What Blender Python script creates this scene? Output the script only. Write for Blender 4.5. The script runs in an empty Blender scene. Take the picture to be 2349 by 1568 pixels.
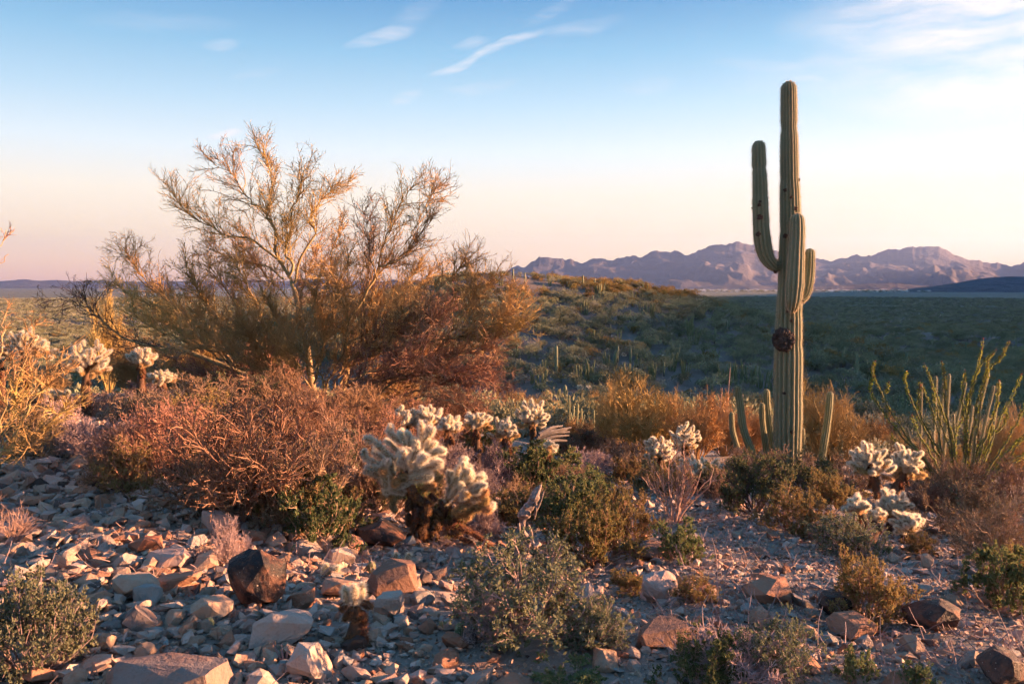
import bpy, bmesh, math, random
import numpy as np
from math import radians, sin, cos, pi

sc = bpy.context.scene
COL = sc.collection
RNG = np.random.default_rng(11)
random.seed(11)

# ------------------------------------------------------------------ camera
CAMZ, LENS, PITCH = 1.5, 28.0, radians(4.13)
cam = bpy.data.objects.new('camera', bpy.data.cameras.new('camera'))
COL.objects.link(cam)
cam.location = (0, 0, CAMZ)
cam.rotation_euler = (radians(90) - PITCH, 0, 0)
cam.data.lens = LENS
cam.data.sensor_width = 36
cam.data.clip_start = 0.05
cam.data.clip_end = 120000
sc.camera = cam

# ------------------------------------------------------------------ light: low evening sun from the side, sky, exposure
SUN_AZ, SUN_EL = radians(85), radians(7.8)
SUNV = np.array([sin(SUN_AZ) * cos(SUN_EL), cos(SUN_AZ) * cos(SUN_EL), sin(SUN_EL)])
sun = bpy.data.objects.new('sun', bpy.data.lights.new('sun', 'SUN'))
COL.objects.link(sun)
sun.data.energy = 2.15
sun.data.angle = radians(0.9)
sun.data.color = (1.0, 0.50, 0.25)
sun.rotation_euler = (radians(90) - SUN_EL, 0, -SUN_AZ + pi)
from mathutils import Vector
sun.rotation_euler = Vector(SUNV).to_track_quat('Z', 'Y').to_euler()
sc.view_settings.view_transform = 'Standard'
sc.view_settings.look = 'None'
sc.view_settings.gamma = 1
sc.view_settings.use_curve_mapping = False
sc.view_settings.exposure = 3.9
cy = sc.cycles
sc.render.engine = 'CYCLES'
cy.max_bounces = 4; cy.diffuse_bounces = 3; cy.glossy_bounces = 2; cy.transmission_bounces = 3
cy.transparent_max_bounces = 8; cy.volume_bounces = 0
cy.caustics_reflective = False; cy.caustics_refractive = False
cy.use_denoising = True
cy.use_adaptive_sampling = True; cy.adaptive_threshold = .015; cy.adaptive_min_samples = 12

F = LENS / 36 * 2349.0          # pixel coordinates below are those of a 2349 x 1568 picture
CX, CY = 1174.5, 784.0
def lin(c):
    return tuple((v / 255 / 12.92 if v / 255 <= .04045 else ((v / 255 + .055) / 1.055) ** 2.4) for v in c)
def ray(px, py):
    cx, cu = (px - CX) / F, (CY - py) / F
    return np.array([cx, cos(PITCH) + cu * sin(PITCH), -sin(PITCH) + cu * cos(PITCH)])
def pix(px, py, d):
    r = ray(px, py)
    return r * (d / r[1]) + np.array([0, 0, CAMZ])
def azel(px, py):
    r = ray(px, py); r = r / np.linalg.norm(r)
    return math.atan2(r[0], r[1]), math.asin(r[2])

class NT:
    """small helper for building node trees"""
    def __init__(s, nt): s.nt = nt
    def n(s, t, **k):
        nd = s.nt.nodes.new('ShaderNode' + t)
        for a, b in k.items(): setattr(nd, a, b)
        return nd
    def val(s, sock, v):
        if hasattr(v, 'bl_idname') and not hasattr(v, 'inputs'): s.nt.links.new(v, sock)
        elif hasattr(v, 'outputs'): s.nt.links.new(v.outputs[0], sock)
        else: sock.default_value = v
    def math(s, op, a, b=None, clamp=False):
        m = s.n('Math', operation=op, use_clamp=clamp); s.val(m.inputs[0], a)
        if b is not None: s.val(m.inputs[1], b)
        return m.outputs[0]
    def mix(s, f, a, b, mode='MIX'):
        m = s.n('Mix', data_type='RGBA', blend_type=mode)
        s.val(m.inputs[0], f)
        for i, v in ((6, a), (7, b)):
            s.val(m.inputs[i], v if not isinstance(v, tuple) else (tuple(v) + (1,))[:4])
        return m.outputs[2]
    def ramp(s, f, stops, interp='LINEAR'):
        r = s.n('ValToRGB'); r.color_ramp.interpolation = interp
        e = r.color_ramp.elements
        while len(e) < len(stops): e.new(.5)
        for k, (p, c) in enumerate(stops):
            e[k].position = p; e[k].color = (tuple(c) + (1,))[:4]
        s.val(r.inputs[0], f)
        return r.outputs[0]
    def noise(s, vec, scale, detail=4, rough=.55, dist=0.0):
        t = s.n('TexNoise'); t.inputs['Scale'].default_value = scale; t.inputs['Detail'].default_value = detail
        t.inputs['Roughness'].default_value = rough; t.inputs['Distortion'].default_value = dist
        if vec is not None: s.val(t.inputs['Vector'], vec)
        return t.outputs['Fac']

world = bpy.data.worlds.new('World'); sc.world = world; world.use_nodes = True
def build_world():
    t = NT(world.node_tree); bg = world.node_tree.nodes['Background']
    sky = t.n('TexSky', sky_type='NISHITA', sun_disc=False)
    sky.sun_elevation = SUN_EL; sky.sun_rotation = SUN_AZ
    sky.dust_density = .5; sky.ozone_density = 3.0; sky.air_density = 1.0
    tc = t.n('TexCoord'); sep = t.n('SeparateXYZ'); t.val(sep.inputs[0], tc.outputs['Generated'])
    x, y, z = sep.outputs
    zc = t.math('MAXIMUM', z, 0.0); sq = t.math('SQRT', zc)
    hl = t.math('SQRT', t.math('ADD', t.math('MULTIPLY', x, x), t.math('MULTIPLY', y, y)))
    hl = t.math('MAXIMUM', hl, .001)
    cs = t.math('DIVIDE', t.math('ADD', t.math('MULTIPLY', x, sin(SUN_AZ)), t.math('MULTIPLY', y, cos(SUN_AZ))), hl)
    tow = t.math('ADD', t.math('MULTIPLY', cs, .5), .5)
    away = [(0, (196, 158, 160)), (.09, (240, 188, 166)), (.16, (254, 208, 174)), (.24, (255, 224, 190)), (.33, (250, 236, 216)), (.40, (222, 232, 238)),
            (.46, (182, 211, 231)), (.52, (140, 186, 218)), (.575, (100, 154, 199)), (.66, (94, 150, 196)), (1, (96, 150, 195))]
    near = [(0, (250, 202, 148)), (.10, (250, 212, 166)), (.22, (250, 226, 192)), (.33, (244, 232, 212)), (.40, (230, 238, 240)),
            (.46, (198, 224, 240)), (.52, (152, 198, 228)), (.575, (100, 158, 204)), (.66, (94, 152, 200)), (1, (96, 150, 195))]
    ra = t.ramp(sq, [(p, lin(c)) for p, c in away]); rb = t.ramp(sq, [(p, lin(c)) for p, c in near])
    # the air glows brightest low down
    low = t.math('SUBTRACT', 1.0, t.math('MULTIPLY', z, 4.0), clamp=True)
    grad = t.mix(t.math('MULTIPLY', t.math('SUBTRACT', tow, .22), 1.5, clamp=True), ra, rb)
    gain = t.math('ADD', 1.0, t.math('MULTIPLY', low, t.math('ADD', .0, t.math('MULTIPLY', tow, .12))))
    gv = t.n('CombineXYZ'); [t.val(gv.inputs[i], gain) for i in range(3)]
    grad = t.mix(1.0, grad, gv.outputs[0], 'MULTIPLY')
    nis = t.mix(1.0, sky.outputs[0], (.1, .1, .1), 'MULTIPLY')
    col = t.mix(.90, nis, grad)
    # cirrus wisps: streaks laid out on the sky dome in azimuth and elevation
    az = t.math('ARCTAN2', x, y); el = t.math('ARCSINE', z)
    cv = t.n('CombineXYZ'); t.val(cv.inputs[0], az); t.val(cv.inputs[1], el)
    warp = t.n('TexNoise'); t.val(warp.inputs['Vector'], cv.outputs[0]); warp.inputs['Scale'].default_value = 14; warp.inputs['Detail'].default_value = 2
    wv = t.n('VectorMath', operation='MULTIPLY_ADD'); t.val(wv.inputs[0], warp.outputs['Color'])
    wv.inputs[1].default_value = (.03, .022, 0); t.val(wv.inputs[2], cv.outputs[0])
    off = t.n('VectorMath', operation='SUBTRACT'); t.val(off.inputs[0], wv.outputs[0]); off.inputs[1].default_value = (.015, .011, 0)
    wisps = [((800, 104), (945, 66), 18, 0.53), ((905, 60), (1000, -5), 27, 0.17), ((995, 172), (1120, 120), 10, 0.53), ((1090, 128), (1235, 78), 13, 0.64),
             ((1200, 60), (1320, -10), 16, 0.24), ((1045, 102), (1120, 96), 13, 0.31), ((1030, 206), (1180, 188), 14, 0.29), ((900, 224), (970, 208), 14, 0.36),
             ((470, 304), (552, 298), 9, 0.81), ((470, 100), (545, 92), 14, 0.26), ((540, 170), (650, 156), 11, 0.19), ((1650, 150), (1900, 150), 14, 0.22),
             ((1430, 205), (1540, 185), 22, 0.21), ((1820, 180), (1890, 188), 8, 0.42), ((1240, 76), (1420, 46), 18, 0.21), ((200, 46), (520, 50), 21, 0.14)]
    total = None
    SH = {}
    for key, rot, sx, sy in ((0, .38, 14, 75), (1, .15, 5, 26)):
        sm = t.n('Mapping'); t.val(sm.inputs[0], off.outputs[0]); sm.inputs[2].default_value = (0, 0, -rot); sm.inputs[3].default_value = (sx, sy, 1)
        nz = t.noise(sm.outputs[0], 1.0, 6, .66)
        SH[key] = t.math('MULTIPLY', t.math('SUBTRACT', nz, .32), 2.8, clamp=True)
    def streak(a, b, w, k, scale):
        (a0, e0), (a1, e1) = azel(*a), azel(*b)
        c = ((a0 + a1) / 2, (e0 + e1) / 2); L = math.hypot(a1 - a0, e1 - e0) / 2 * 1.25; dx, dy = (a1 - a0) / (L * 1.6), (e1 - e0) / (L * 1.6)
        n_ = math.hypot(dx, dy); dx /= n_; dy /= n_
        mp = t.n('Mapping', vector_type='TEXTURE'); t.val(mp.inputs[0], off.outputs[0])
        mp.inputs[1].default_value = (c[0], c[1], 0); mp.inputs[2].default_value = (0, 0, math.atan2(dy, dx)); mp.inputs[3].default_value = (L, w / F, 1)
        d = t.n('VectorMath', operation='DOT_PRODUCT'); t.val(d.inputs[0], mp.outputs[0]); t.val(d.inputs[1], mp.outputs[0])
        fall = t.math('SUBTRACT', 1.0, d.outputs['Value'], clamp=True)
        nr = SH[scale]
        return t.math('MULTIPLY', t.math('MULTIPLY', fall, nr), k)
    for a, b, w, k in wisps:
        m = streak(a, b, w, k, 0)
        total = m if total is None else t.math('ADD', total, m)
    for a, b, w, k in [((1930, 110), (2900, 20), 130, .8), ((1850, 60), (2700, -60), 80, .5), ((1900, 215), (2600, 200), 60, .5), ((1700, 190), (2100, 160), 40, .2), ((2600, 60), (3600, 20), 170, .7)]:
        total = t.math('ADD', total, streak(a, b, w, k, 1))
    fac = t.math('MULTIPLY', total, 1.0, clamp=True)
    cloudc = t.mix(t.math('MULTIPLY', tow, 1.0, clamp=True), lin((232, 226, 232)), lin((255, 240, 232)))
    col = t.mix(fac, col, cloudc)
    world.node_tree.links.new(col, bg.inputs[0]); bg.inputs[1].default_value = 0.089
    world.cycles.sampling_method = 'MANUAL'; world.cycles.sample_map_resolution = 512
build_world()

# ------------------------------------------------------------------ object helpers
def link(o, parent=None):
    COL.objects.link(o)
    if parent is not None: o.parent = parent
    return o
def tag(o, label=None, cat=None, group=None, kind=None):
    for k, v in (('label', label), ('category', cat), ('group', group), ('kind', kind)):
        if v: o[k] = v
    return o
def thing(name, label, cat, loc=(0, 0, 0), rotz=0.0, scale=(1, 1, 1), group=None):
    o = bpy.data.objects.new(name, None); o.empty_display_size = .05
    link(o); o.location = tuple(loc); o.rotation_euler = (0, 0, rotz); o.scale = scale
    return tag(o, label, cat, group)
def mesh(name, V, faces, mats, midx=None, smooth=False, col=None):
    """V (n,3); faces: list of int arrays (m,k); col: per-vertex rgb"""
    me = bpy.data.meshes.new(name)
    V = np.asarray(V, np.float32)
    faces = [np.asarray(f, np.int32) for f in faces if len(f)]
    me.vertices.add(len(V)); me.vertices.foreach_set('co', V.ravel())
    idx = np.concatenate([f.ravel() for f in faces])
    tot = np.concatenate([np.full(len(f), f.shape[1], np.int32) for f in faces])
    me.loops.add(len(idx)); me.loops.foreach_set('vertex_index', idx)
    me.polygons.add(len(tot)); me.polygons.foreach_set('loop_start', np.concatenate([[0], np.cumsum(tot)[:-1]]).astype(np.int32))
    if midx is not None: me.polygons.foreach_set('material_index', np.asarray(midx, np.int32))
    me.polygons.foreach_set('use_smooth', np.full(len(tot), bool(smooth)))
    me.update(calc_edges=True)
    for m in (mats if isinstance(mats, (list, tuple)) else [mats]): me.materials.append(m)
    if col is not None:
        a = me.color_attributes.new('tint', 'FLOAT_COLOR', 'POINT')
        c = np.ones((len(V), 4), np.float32); c[:, :3] = col
        a.data.foreach_set('color', c.ravel())
    return me
def obj(name, me, parent=None):
    return link(bpy.data.objects.new(name, me), parent)
def nrm(v): return v / np.maximum(np.linalg.norm(v, axis=-1, keepdims=True), 1e-9)

def tubes(P, R, k=3):
    """P (m,n,3) polylines, R (m,n) radii -> verts, quads"""
    m, n, _ = P.shape
    T = np.empty_like(P); T[:, 1:-1] = P[:, 2:] - P[:, :-2]; T[:, 0] = P[:, 1] - P[:, 0]; T[:, -1] = P[:, -1] - P[:, -2]
    T = nrm(T)
    ax = nrm(P[:, -1] - P[:, 0]); ref = np.where(np.abs(ax[:, 2:3]) > .8, np.array([[1., .1, 0]]), np.array([[.05, .1, 1.]]))
    A = nrm(np.cross(T, ref[:, None, :])); B = np.cross(T, A)
    th = np.arange(k) * 2 * pi / k
    V = P[:, :, None, :] + R[:, :, None, None] * (A[:, :, None, :] * np.cos(th)[:, None] + B[:, :, None, :] * np.sin(th)[:, None])
    i = np.arange(m * n * k).reshape(m, n, k)
    a = i[:, :-1, :]; b = np.roll(a, -1, axis=2); c = i[:, 1:, :]; d = np.roll(c, -1, axis=2)
    return V.reshape(-1, 3), np.stack([a, b, d, c], -1).reshape(-1, 4)
def join(parts):
    Vs, Fs, o = [], [], 0
    for V, Q in parts:
        Vs.append(V); Fs.append(Q + o); o += len(V)
    return np.concatenate(Vs), np.concatenate(Fs)

def grow(S, D, L, n, wander, up, rng):
    """polylines from starts S, directions D, lengths L"""
    m = len(S); P = np.empty((m, n, 3)); P[:, 0] = S; d = nrm(D); st = (L / (n - 1))[:, None]
    for i in range(1, n):
        d = nrm(d + rng.normal(0, wander, (m, 3)) + np.array([0, 0, up]))
        P[:, i] = P[:, i - 1] + d * st
    return P
def sprout(P, cnt, t0, t1, ang, l0, l1, up, rng, fade=.5):
    """children of polylines P: starts, dirs, lengths"""
    m, n, _ = P.shape
    L = np.linalg.norm(np.diff(P, axis=1), axis=2).sum(1)
    pi_ = np.repeat(np.arange(m), cnt); t = rng.uniform(t0, t1, m * cnt)
    f = t * (n - 1); i = np.minimum(f.astype(int), n - 2); fr = (f - i)[:, None]
    S = P[pi_, i] * (1 - fr) + P[pi_, i + 1] * fr
    T = nrm(P[pi_, i + 1] - P[pi_, i])
    side = nrm(np.cross(T, rng.normal(0, 1, (m * cnt, 3))))
    a = rng.uniform(ang[0], ang[1], m * cnt)[:, None]
    D = nrm(T * np.cos(a) + side * np.sin(a) + np.array([0, 0, up]))
    Lc = rng.uniform(l0, l1, m * cnt) * (1 - fade * t)
    return S, D, Lc, pi_
def taper(m, n, r0, r1):
    return np.broadcast_to(np.linspace(1, 0, n)[None] * (np.reshape(r0, (-1, 1)) - r1) + r1, (m, n)).copy()
def leaves(C, size, rng, aspect=.55, upb=.4, dirs=None):
    m = len(C); s = (size * rng.uniform(.6, 1.3, m))[:, None]
    d = nrm(rng.normal(0, 1, (m, 3)) + np.array([0, 0, upb])) if dirs is None else nrm(dirs + rng.normal(0, .5, (m, 3)))
    w = nrm(np.cross(d, rng.normal(0, 1, (m, 3))))
    q = np.cross(d, w)
    V = np.stack([C, C + d * s * .5 + w * s * aspect * .5 + q * s * .06, C + d * s, C + d * s * .5 - w * s * aspect * .5 + q * s * .06], 1).reshape(-1, 3)
    return V, np.arange(m * 4).reshape(m, 4)
def catmull(pts, n):
    pts = np.asarray(pts, float)
    p = np.concatenate([[2 * pts[0] - pts[1]], pts, [2 * pts[-1] - pts[-2]]])
    t = np.linspace(0, len(pts) - 1, n); i = np.minimum(t.astype(int), len(pts) - 2); f = (t - i)[:, None]
    a, b, c, d = p[i], p[i + 1], p[i + 2], p[i + 3]
    return .5 * (2 * b + (c - a) * f + (2 * a - 5 * b + 4 * c - d) * f ** 2 + (3 * b - a - 3 * c + d) * f ** 3)

# value noise for terrain
_TAB = np.random.default_rng(5).uniform(-1, 1, (256, 256))
def vnoise(x, y):
    xi = np.floor(x).astype(int); yi = np.floor(y).astype(int); fx = x - xi; fy = y - yi
    fx = fx * fx * (3 - 2 * fx); fy = fy * fy * (3 - 2 * fy)
    g = lambda i, j: _TAB[(xi + i) & 255, (yi + j) & 255]
    return (g(0, 0) * (1 - fx) + g(1, 0) * fx) * (1 - fy) + (g(0, 1) * (1 - fx) + g(1, 1) * fx) * fy
def fbm(x, y, o=4):
    s, a = 0, 1
    for k in range(o):
        s = s + a * vnoise(x * 2 ** k + 17.3 * k, y * 2 ** k - 9.1 * k); a *= .5
    return s
def sstep(a, b, x):
    t = np.clip((x - a) / (b - a), 0, 1); return t * t * (3 - 2 * t)

# ------------------------------------------------------------------ materials
def material(name, build, rough=.9):
    m = bpy.data.materials.new(name); m.use_nodes = True
    t = NT(m.node_tree); b = m.node_tree.nodes['Principled BSDF']
    b.inputs['Roughness'].default_value = rough; b.inputs['Specular IOR Level'].default_value = .25
    build(t, b, m.node_tree)
    return m
def leafy(name, c1, c2, trans=.35, vary=.35, scale=6.0, rnd=.25):
    """matt leaf or twig: two colours by noise, per-object variation, some light passing through"""
    def bld(t, b, nt):
        tc = t.n('TexCoord'); oi = t.n('ObjectInfo')
        f = t.math('MULTIPLY', t.math('SUBTRACT', t.noise(tc.outputs['Object'], scale, 3), .3), 2.5, clamp=True)
        c = t.mix(f, c1, c2)
        hv = t.n('HueSaturation'); t.val(hv.inputs['Color'], c)
        t.val(hv.inputs['Value'], t.math('ADD', t.math('MULTIPLY', oi.outputs['Random'], rnd * 2), 1 - rnd))
        t.val(hv.inputs['Hue'], t.math('ADD', t.math('MULTIPLY', t.math('FRACT', t.math('MULTIPLY', oi.outputs['Random'], 7.3)), .03), .485))
        t.val(b.inputs['Base Color'], hv.outputs[0])
        if trans > 0:
            tr = t.n('BsdfTranslucent'); t.val(tr.inputs[0], hv.outputs[0])
            mx = t.n('MixShader'); mx.inputs[0].default_value = trans
            nt.links.new(b.outputs[0], mx.inputs[1]); nt.links.new(tr.outputs[0], mx.inputs[2])
            nt.links.new(mx.outputs[0], nt.nodes['Material Output'].inputs[0])
    return material(name, bld)

def rock_build(attr):
    def bld(t, b, nt):
        tc = t.n('TexCoord')
        if attr:
            a = t.n('VertexColor', layer_name='tint'); base = a.outputs[0]
        else:
            base = t.n('ObjectInfo').outputs['Color']
        n1 = t.noise(tc.outputs['Object'], 9 if not attr else 30, 5, .65)
        n2 = t.noise(tc.outputs['Object'], 60 if not attr else 160, 3, .7)
        c = t.mix(t.math('MULTIPLY', t.math('SUBTRACT', n1, .40), 2.2, clamp=True), base, t.mix(1, base, (1.15, .72, .52), 'MULTIPLY'))
        c = t.mix(t.math('MULTIPLY', t.math('SUBTRACT', n2, .52), 2.4, clamp=True), c, t.mix(1, c, (.68, .65, .65), 'MULTIPLY'))
        t.val(b.inputs['Base Color'], c)
        bp = t.n('Bump'); bp.inputs['Strength'].default_value = .8; bp.inputs['Distance'].default_value = .02
        t.val(bp.inputs['Height'], t.math('ADD', n1, t.math('MULTIPLY', n2, .4)))
        t.val(b.inputs['Normal'], bp.outputs[0])
    return bld
M = {}
M['rock'] = material('rock', rock_build(False), .88)
M['gravel'] = material('gravel', rock_build(True), .9)
def varnished(red, dark, lo, sc_):
    def bld(t, b, nt):
        tc = t.n('TexCoord')
        n1 = t.noise(tc.outputs['Object'], sc_, 4, .6, .6); n2 = t.noise(tc.outputs['Object'], sc_ * 9, 4, .7)
        m = t.math('MULTIPLY', t.math('SUBTRACT', t.math('ADD', n1, t.math('MULTIPLY', n2, .18)), lo), 9.0, clamp=True)
        r = t.mix(n2, red, tuple(v * .55 for v in red))
        c = t.mix(m, r, dark)
        sp = t.math('MULTIPLY', t.math('SUBTRACT', t.noise(tc.outputs['Object'], sc_ * 16, 2), .70), 14, clamp=True)
        c = t.mix(sp, c, (.40, .33, .28))
        t.val(b.inputs['Base Color'], c)
        t.val(b.inputs['Roughness'], t.math('ADD', t.math('MULTIPLY', m, -.25), .8))
        bp = t.n('Bump'); bp.inputs['Strength'].default_value = .8; bp.inputs['Distance'].default_value = .025
        t.val(bp.inputs['Height'], t.math('ADD', n1, t.math('MULTIPLY', n2, .5))); t.val(b.inputs['Normal'], bp.outputs[0])
    return bld
M['varnish'] = material('varnished_rock', varnished((.19, .085, .055), (.018, .014, .016), .50, 5.0), .7)
M['red_rock'] = material('red_rock', varnished((.27, .15, .11), (.03, .022, .022), .68, 7.0), .75)
M['brown_rock'] = material('brown_rock', varnished((.16, .08, .06), (.04, .028, .026), .5, 8.0), .75)

def ground_build(t, b, nt):
    g = t.n('NewGeometry'); pos = g.outputs['Position']
    n0 = t.noise(pos, .35, 3); n1 = t.noise(pos, 3.0, 5, .6); n2 = t.noise(pos, 28, 4, .7); n3 = t.noise(pos, 110, 3, .7)
    nf = t.noise(pos, .03, 5, .6); nff = t.noise(pos, .004, 5, .6)
    c = t.mix(t.math('MULTIPLY', t.math('SUBTRACT', n1, .3), 2.2, clamp=True), (.20, .16, .14), (.27, .215, .18))
    c = t.mix(t.math('MULTIPLY', t.math('SUBTRACT', n2, .45), 3, clamp=True), c, (.19, .15, .13))
    c = t.mix(t.math('MULTIPLY', t.math('SUBTRACT', n3, .55), 4, clamp=True), c, (.36, .31, .28))
    n4 = t.noise(pos, 1.3, 4, .7)
    c = t.mix(t.math('MULTIPLY', t.math('SUBTRACT', n4, .50), 5, clamp=True), c, (.155, .128, .11))
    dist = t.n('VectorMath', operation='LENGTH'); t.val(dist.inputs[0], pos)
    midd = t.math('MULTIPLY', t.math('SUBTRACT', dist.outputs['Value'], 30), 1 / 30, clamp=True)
    c = t.mix(midd, c, t.mix(1, c, (.68, .66, .68), 'MULTIPLY'))  # ground beyond the near slope darkened: hillside shade put into its colour
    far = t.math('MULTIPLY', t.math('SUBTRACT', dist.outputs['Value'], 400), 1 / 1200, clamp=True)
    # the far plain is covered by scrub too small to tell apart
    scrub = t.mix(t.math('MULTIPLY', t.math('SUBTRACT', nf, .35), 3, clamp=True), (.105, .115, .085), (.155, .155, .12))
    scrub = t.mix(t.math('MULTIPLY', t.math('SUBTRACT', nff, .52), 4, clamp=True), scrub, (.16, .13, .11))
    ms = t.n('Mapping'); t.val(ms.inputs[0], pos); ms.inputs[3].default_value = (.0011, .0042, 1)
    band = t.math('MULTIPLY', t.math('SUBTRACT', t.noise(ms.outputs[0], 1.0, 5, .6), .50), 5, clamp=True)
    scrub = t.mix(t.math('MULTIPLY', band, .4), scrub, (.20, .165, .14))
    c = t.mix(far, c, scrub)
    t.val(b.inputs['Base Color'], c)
    bp = t.n('Bump'); bp.inputs['Strength'].default_value = .7; bp.inputs['Distance'].default_value = .02
    t.val(bp.inputs['Height'], t.math('ADD', n2, t.math('MULTIPLY', n3, .35))); t.val(b.inputs['Normal'], bp.outputs[0])
M['ground'] = material('ground', ground_build, .95)
def mountain_build(t, b, nt):
    pos = t.n('NewGeometry').outputs['Position']
    n1 = t.noise(pos, .004, 6, .65); n2 = t.noise(pos, .0011, 4, .6)
    c = t.mix(n1, (.045, .042, .048), (.115, .095, .095))
    c = t.mix(t.math('MULTIPLY', t.math('SUBTRACT', n2, .45), 3, clamp=True), c, (.07, .062, .06))
    t.val(b.inputs['Base Color'], c)
    bp = t.n('Bump'); bp.inputs['Strength'].default_value = 1.0; bp.inputs['Distance'].default_value = 60
    t.val(bp.inputs['Height'], n1); t.val(b.inputs['Normal'], bp.outputs[0])
M['mountain'] = material('mountain', mountain_build, .95)

# ------------------------------------------------------------------ terrain
RP = np.array([0, 3.5, 6, 8, 12, 16, 22, 40, 60, 100, 250, 500, 1500, 6000, 20000, 60000.])
ZR = np.array([-1.5, -1.5, -1.9, -2.18, -2.75, -3.35, -4.7, -7.8, -10.3, -14.4, -20, -27, -39, -59, -76, -90.])
ZL = np.array([-1.5, -1.47, -1.43, -1.43, -1.58, -1.95, -2.9, -7.0, -10.0, -14.4, -22, -28, -40, -59, -76, -90.])
LR = np.log(RP + 2)
ridge = [pix(p[0], p[1] - 17, p[2]) for p in [(1085, 668, 150), (1120, 654, 154), (1160, 648, 158), (1230, 650, 160), (1340, 658, 158), (1400, 664, 156), (1480, 678, 150), (1540, 700, 142), (1620, 726, 134),
                           (1680, 752, 127), (1740, 770, 119), (1800, 800, 110), (1860, 838, 98),
                           (1190, 700, 138), (1200, 760, 114), (1225, 830, 94), (1255, 890, 79), (1310, 680, 148), (1330, 730, 130), (1370, 790, 108), (1430, 860, 88),
                           (1450, 720, 138), (1520, 780, 118), (1580, 840, 98), (1640, 890, 84)]]
ridge = np.array(ridge)
def terrain(x, y):
    x = np.asarray(x, float); y = np.asarray(y, float)
    r = np.hypot(x, y); lr = np.log(r + 2)
    u = sstep(-.42, .12, x / np.maximum(r, 1.5))
    z = np.interp(lr, LR, ZL) * (1 - u) + np.interp(lr, LR, ZR) * u + CAMZ
    z = z + .05 * fbm(x * .9, y * .9, 3) * sstep(1, 4, r) + .5 * fbm(x * .06, y * .06, 3) * sstep(14, 40, r) + 2.2 * fbm(x * .012 + 3, y * .012, 3) * sstep(120, 300, r) * (1 - .6 * sstep(1500, 4000, r))
    # rise in the plain beyond the saguaro
    z = z + 3.2 * np.exp(-(((x - 150) / 90) ** 2 + ((y - 300) / 28) ** 2))
    # the hill behind the tree
    h = np.full(x.shape, -99.)
    near = (r > 40) & (r < 420)
    if near.any():
        xs, ys = x[near], y[near]; acc = np.zeros(xs.shape)
        for (a, b, c) in ridge:
            d = np.hypot(xs - a, ys - b)
            acc += np.exp(1.1 * (c - .17 * np.maximum(0, np.sqrt(d * d + 9) - 3) - .010 * np.maximum(0, -6 - xs) ** 1.6 - .12 * np.maximum(0, ys - b) - .16 * np.maximum(0, xs - a - 4)))
        hz = np.log(acc + 1e-30) / 1.1 - .9
        zz = z[near]; hz = hz + .35 * fbm(xs * .09, ys * .09, 3)
        z[near] = np.maximum(zz, hz) + .8 * np.exp(-np.abs(zz - hz) / 1.5) - .4 * np.exp(-np.abs(zz - hz) / 1.5)
    # added unseen ridge outside the picture, crest shaped to shade valley and lower hill
    c = y - x / math.tan(SUN_AZ)
    cc = np.clip(c, -400, 12000)
    xr = 330 + 1.05 * np.maximum(cc, 0)
    s = np.tan(SUN_EL) / sin(SUN_AZ)
    zs = np.interp(cc, [-400, 0, 45, 75, 95, 115, 138, 158, 175, 240, 320, 600, 3000, 12000], [-9, -9, -10.5, -7.5, -3.2, -1.4, -1.2, -.6, -1, -6, -3, -10, -28, -58]) + CAMZ
    top = zs + s * (xr - np.interp(cc, [0, 100, 170, 600, 2000, 9000], [4, 20, 20, -40, 350, 3800]))
    wd = np.where(x < xr, 70 + .10 * np.maximum(cc, 0), 500 + .3 * np.maximum(cc, 0))
    k = np.exp(-((x - xr) / wd) ** 2) * sstep(-500, -150, c) * (1 - sstep(6500, 9000, c))
    z = z + np.maximum(0, top - z) * k
    return z
def tz(x, y): return float(terrain(np.array([x]), np.array([y]))[0])
_TS = np.concatenate([np.linspace(1.5, 30, 900), np.geomspace(30, 9000, 1500)[1:]])
def hit(px, py):
    """where the view ray through a pixel meets the ground"""
    r = ray(px, py); r = r / r[1]
    P = r[None] * _TS[:, None] + np.array([0, 0, CAMZ])
    g = P[:, 2] - terrain(P[:, 0], P[:, 1])
    i = np.argmax(g < 0)
    if g[i] >= 0: return None
    f = g[i - 1] / (g[i - 1] - g[i]) if i else 0
    d = _TS[i - 1] * (1 - f) + _TS[i] * f
    p = r * d; return np.array([p[0], p[1], tz(p[0], p[1])])
def hits(pxs, pys):
    return [hit(a, b) for a, b in zip(pxs, pys)]

def build_ground():
    rr = np.concatenate([[.25], np.geomspace(.6, 20000, 330)])
    a = np.concatenate([np.linspace(-180, -42, 50)[:-1], np.linspace(-42, 44, 210), np.linspace(44, 180, 70)[1:-1]])
    th = np.radians(a); A, R = np.meshgrid(th, rr)
    X, Y = R * np.sin(A), R * np.cos(A)
    Z = terrain(X.ravel(), Y.ravel()).reshape(X.shape)
    V = np.stack([X, Y, Z], -1).reshape(-1, 3); n, m = X.shape
    i = np.arange(n * m).reshape(n, m); j = np.roll(i, -1, 1)
    Q = np.stack([i[:-1], i[1:], j[1:], j[:-1]], -1).reshape(-1, 4)
    V = np.vstack([V, [[0, 0, tz(0, 0)]]]); T = np.stack([i[0], j[0], np.full(m, n * m)], -1)
    o = obj('ground', mesh('ground', V, [Q, T], M['ground'], smooth=True))
    tag(o, 'stony desert ground falling away to a scrub covered plain', None, None, 'structure')
build_ground()

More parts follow.
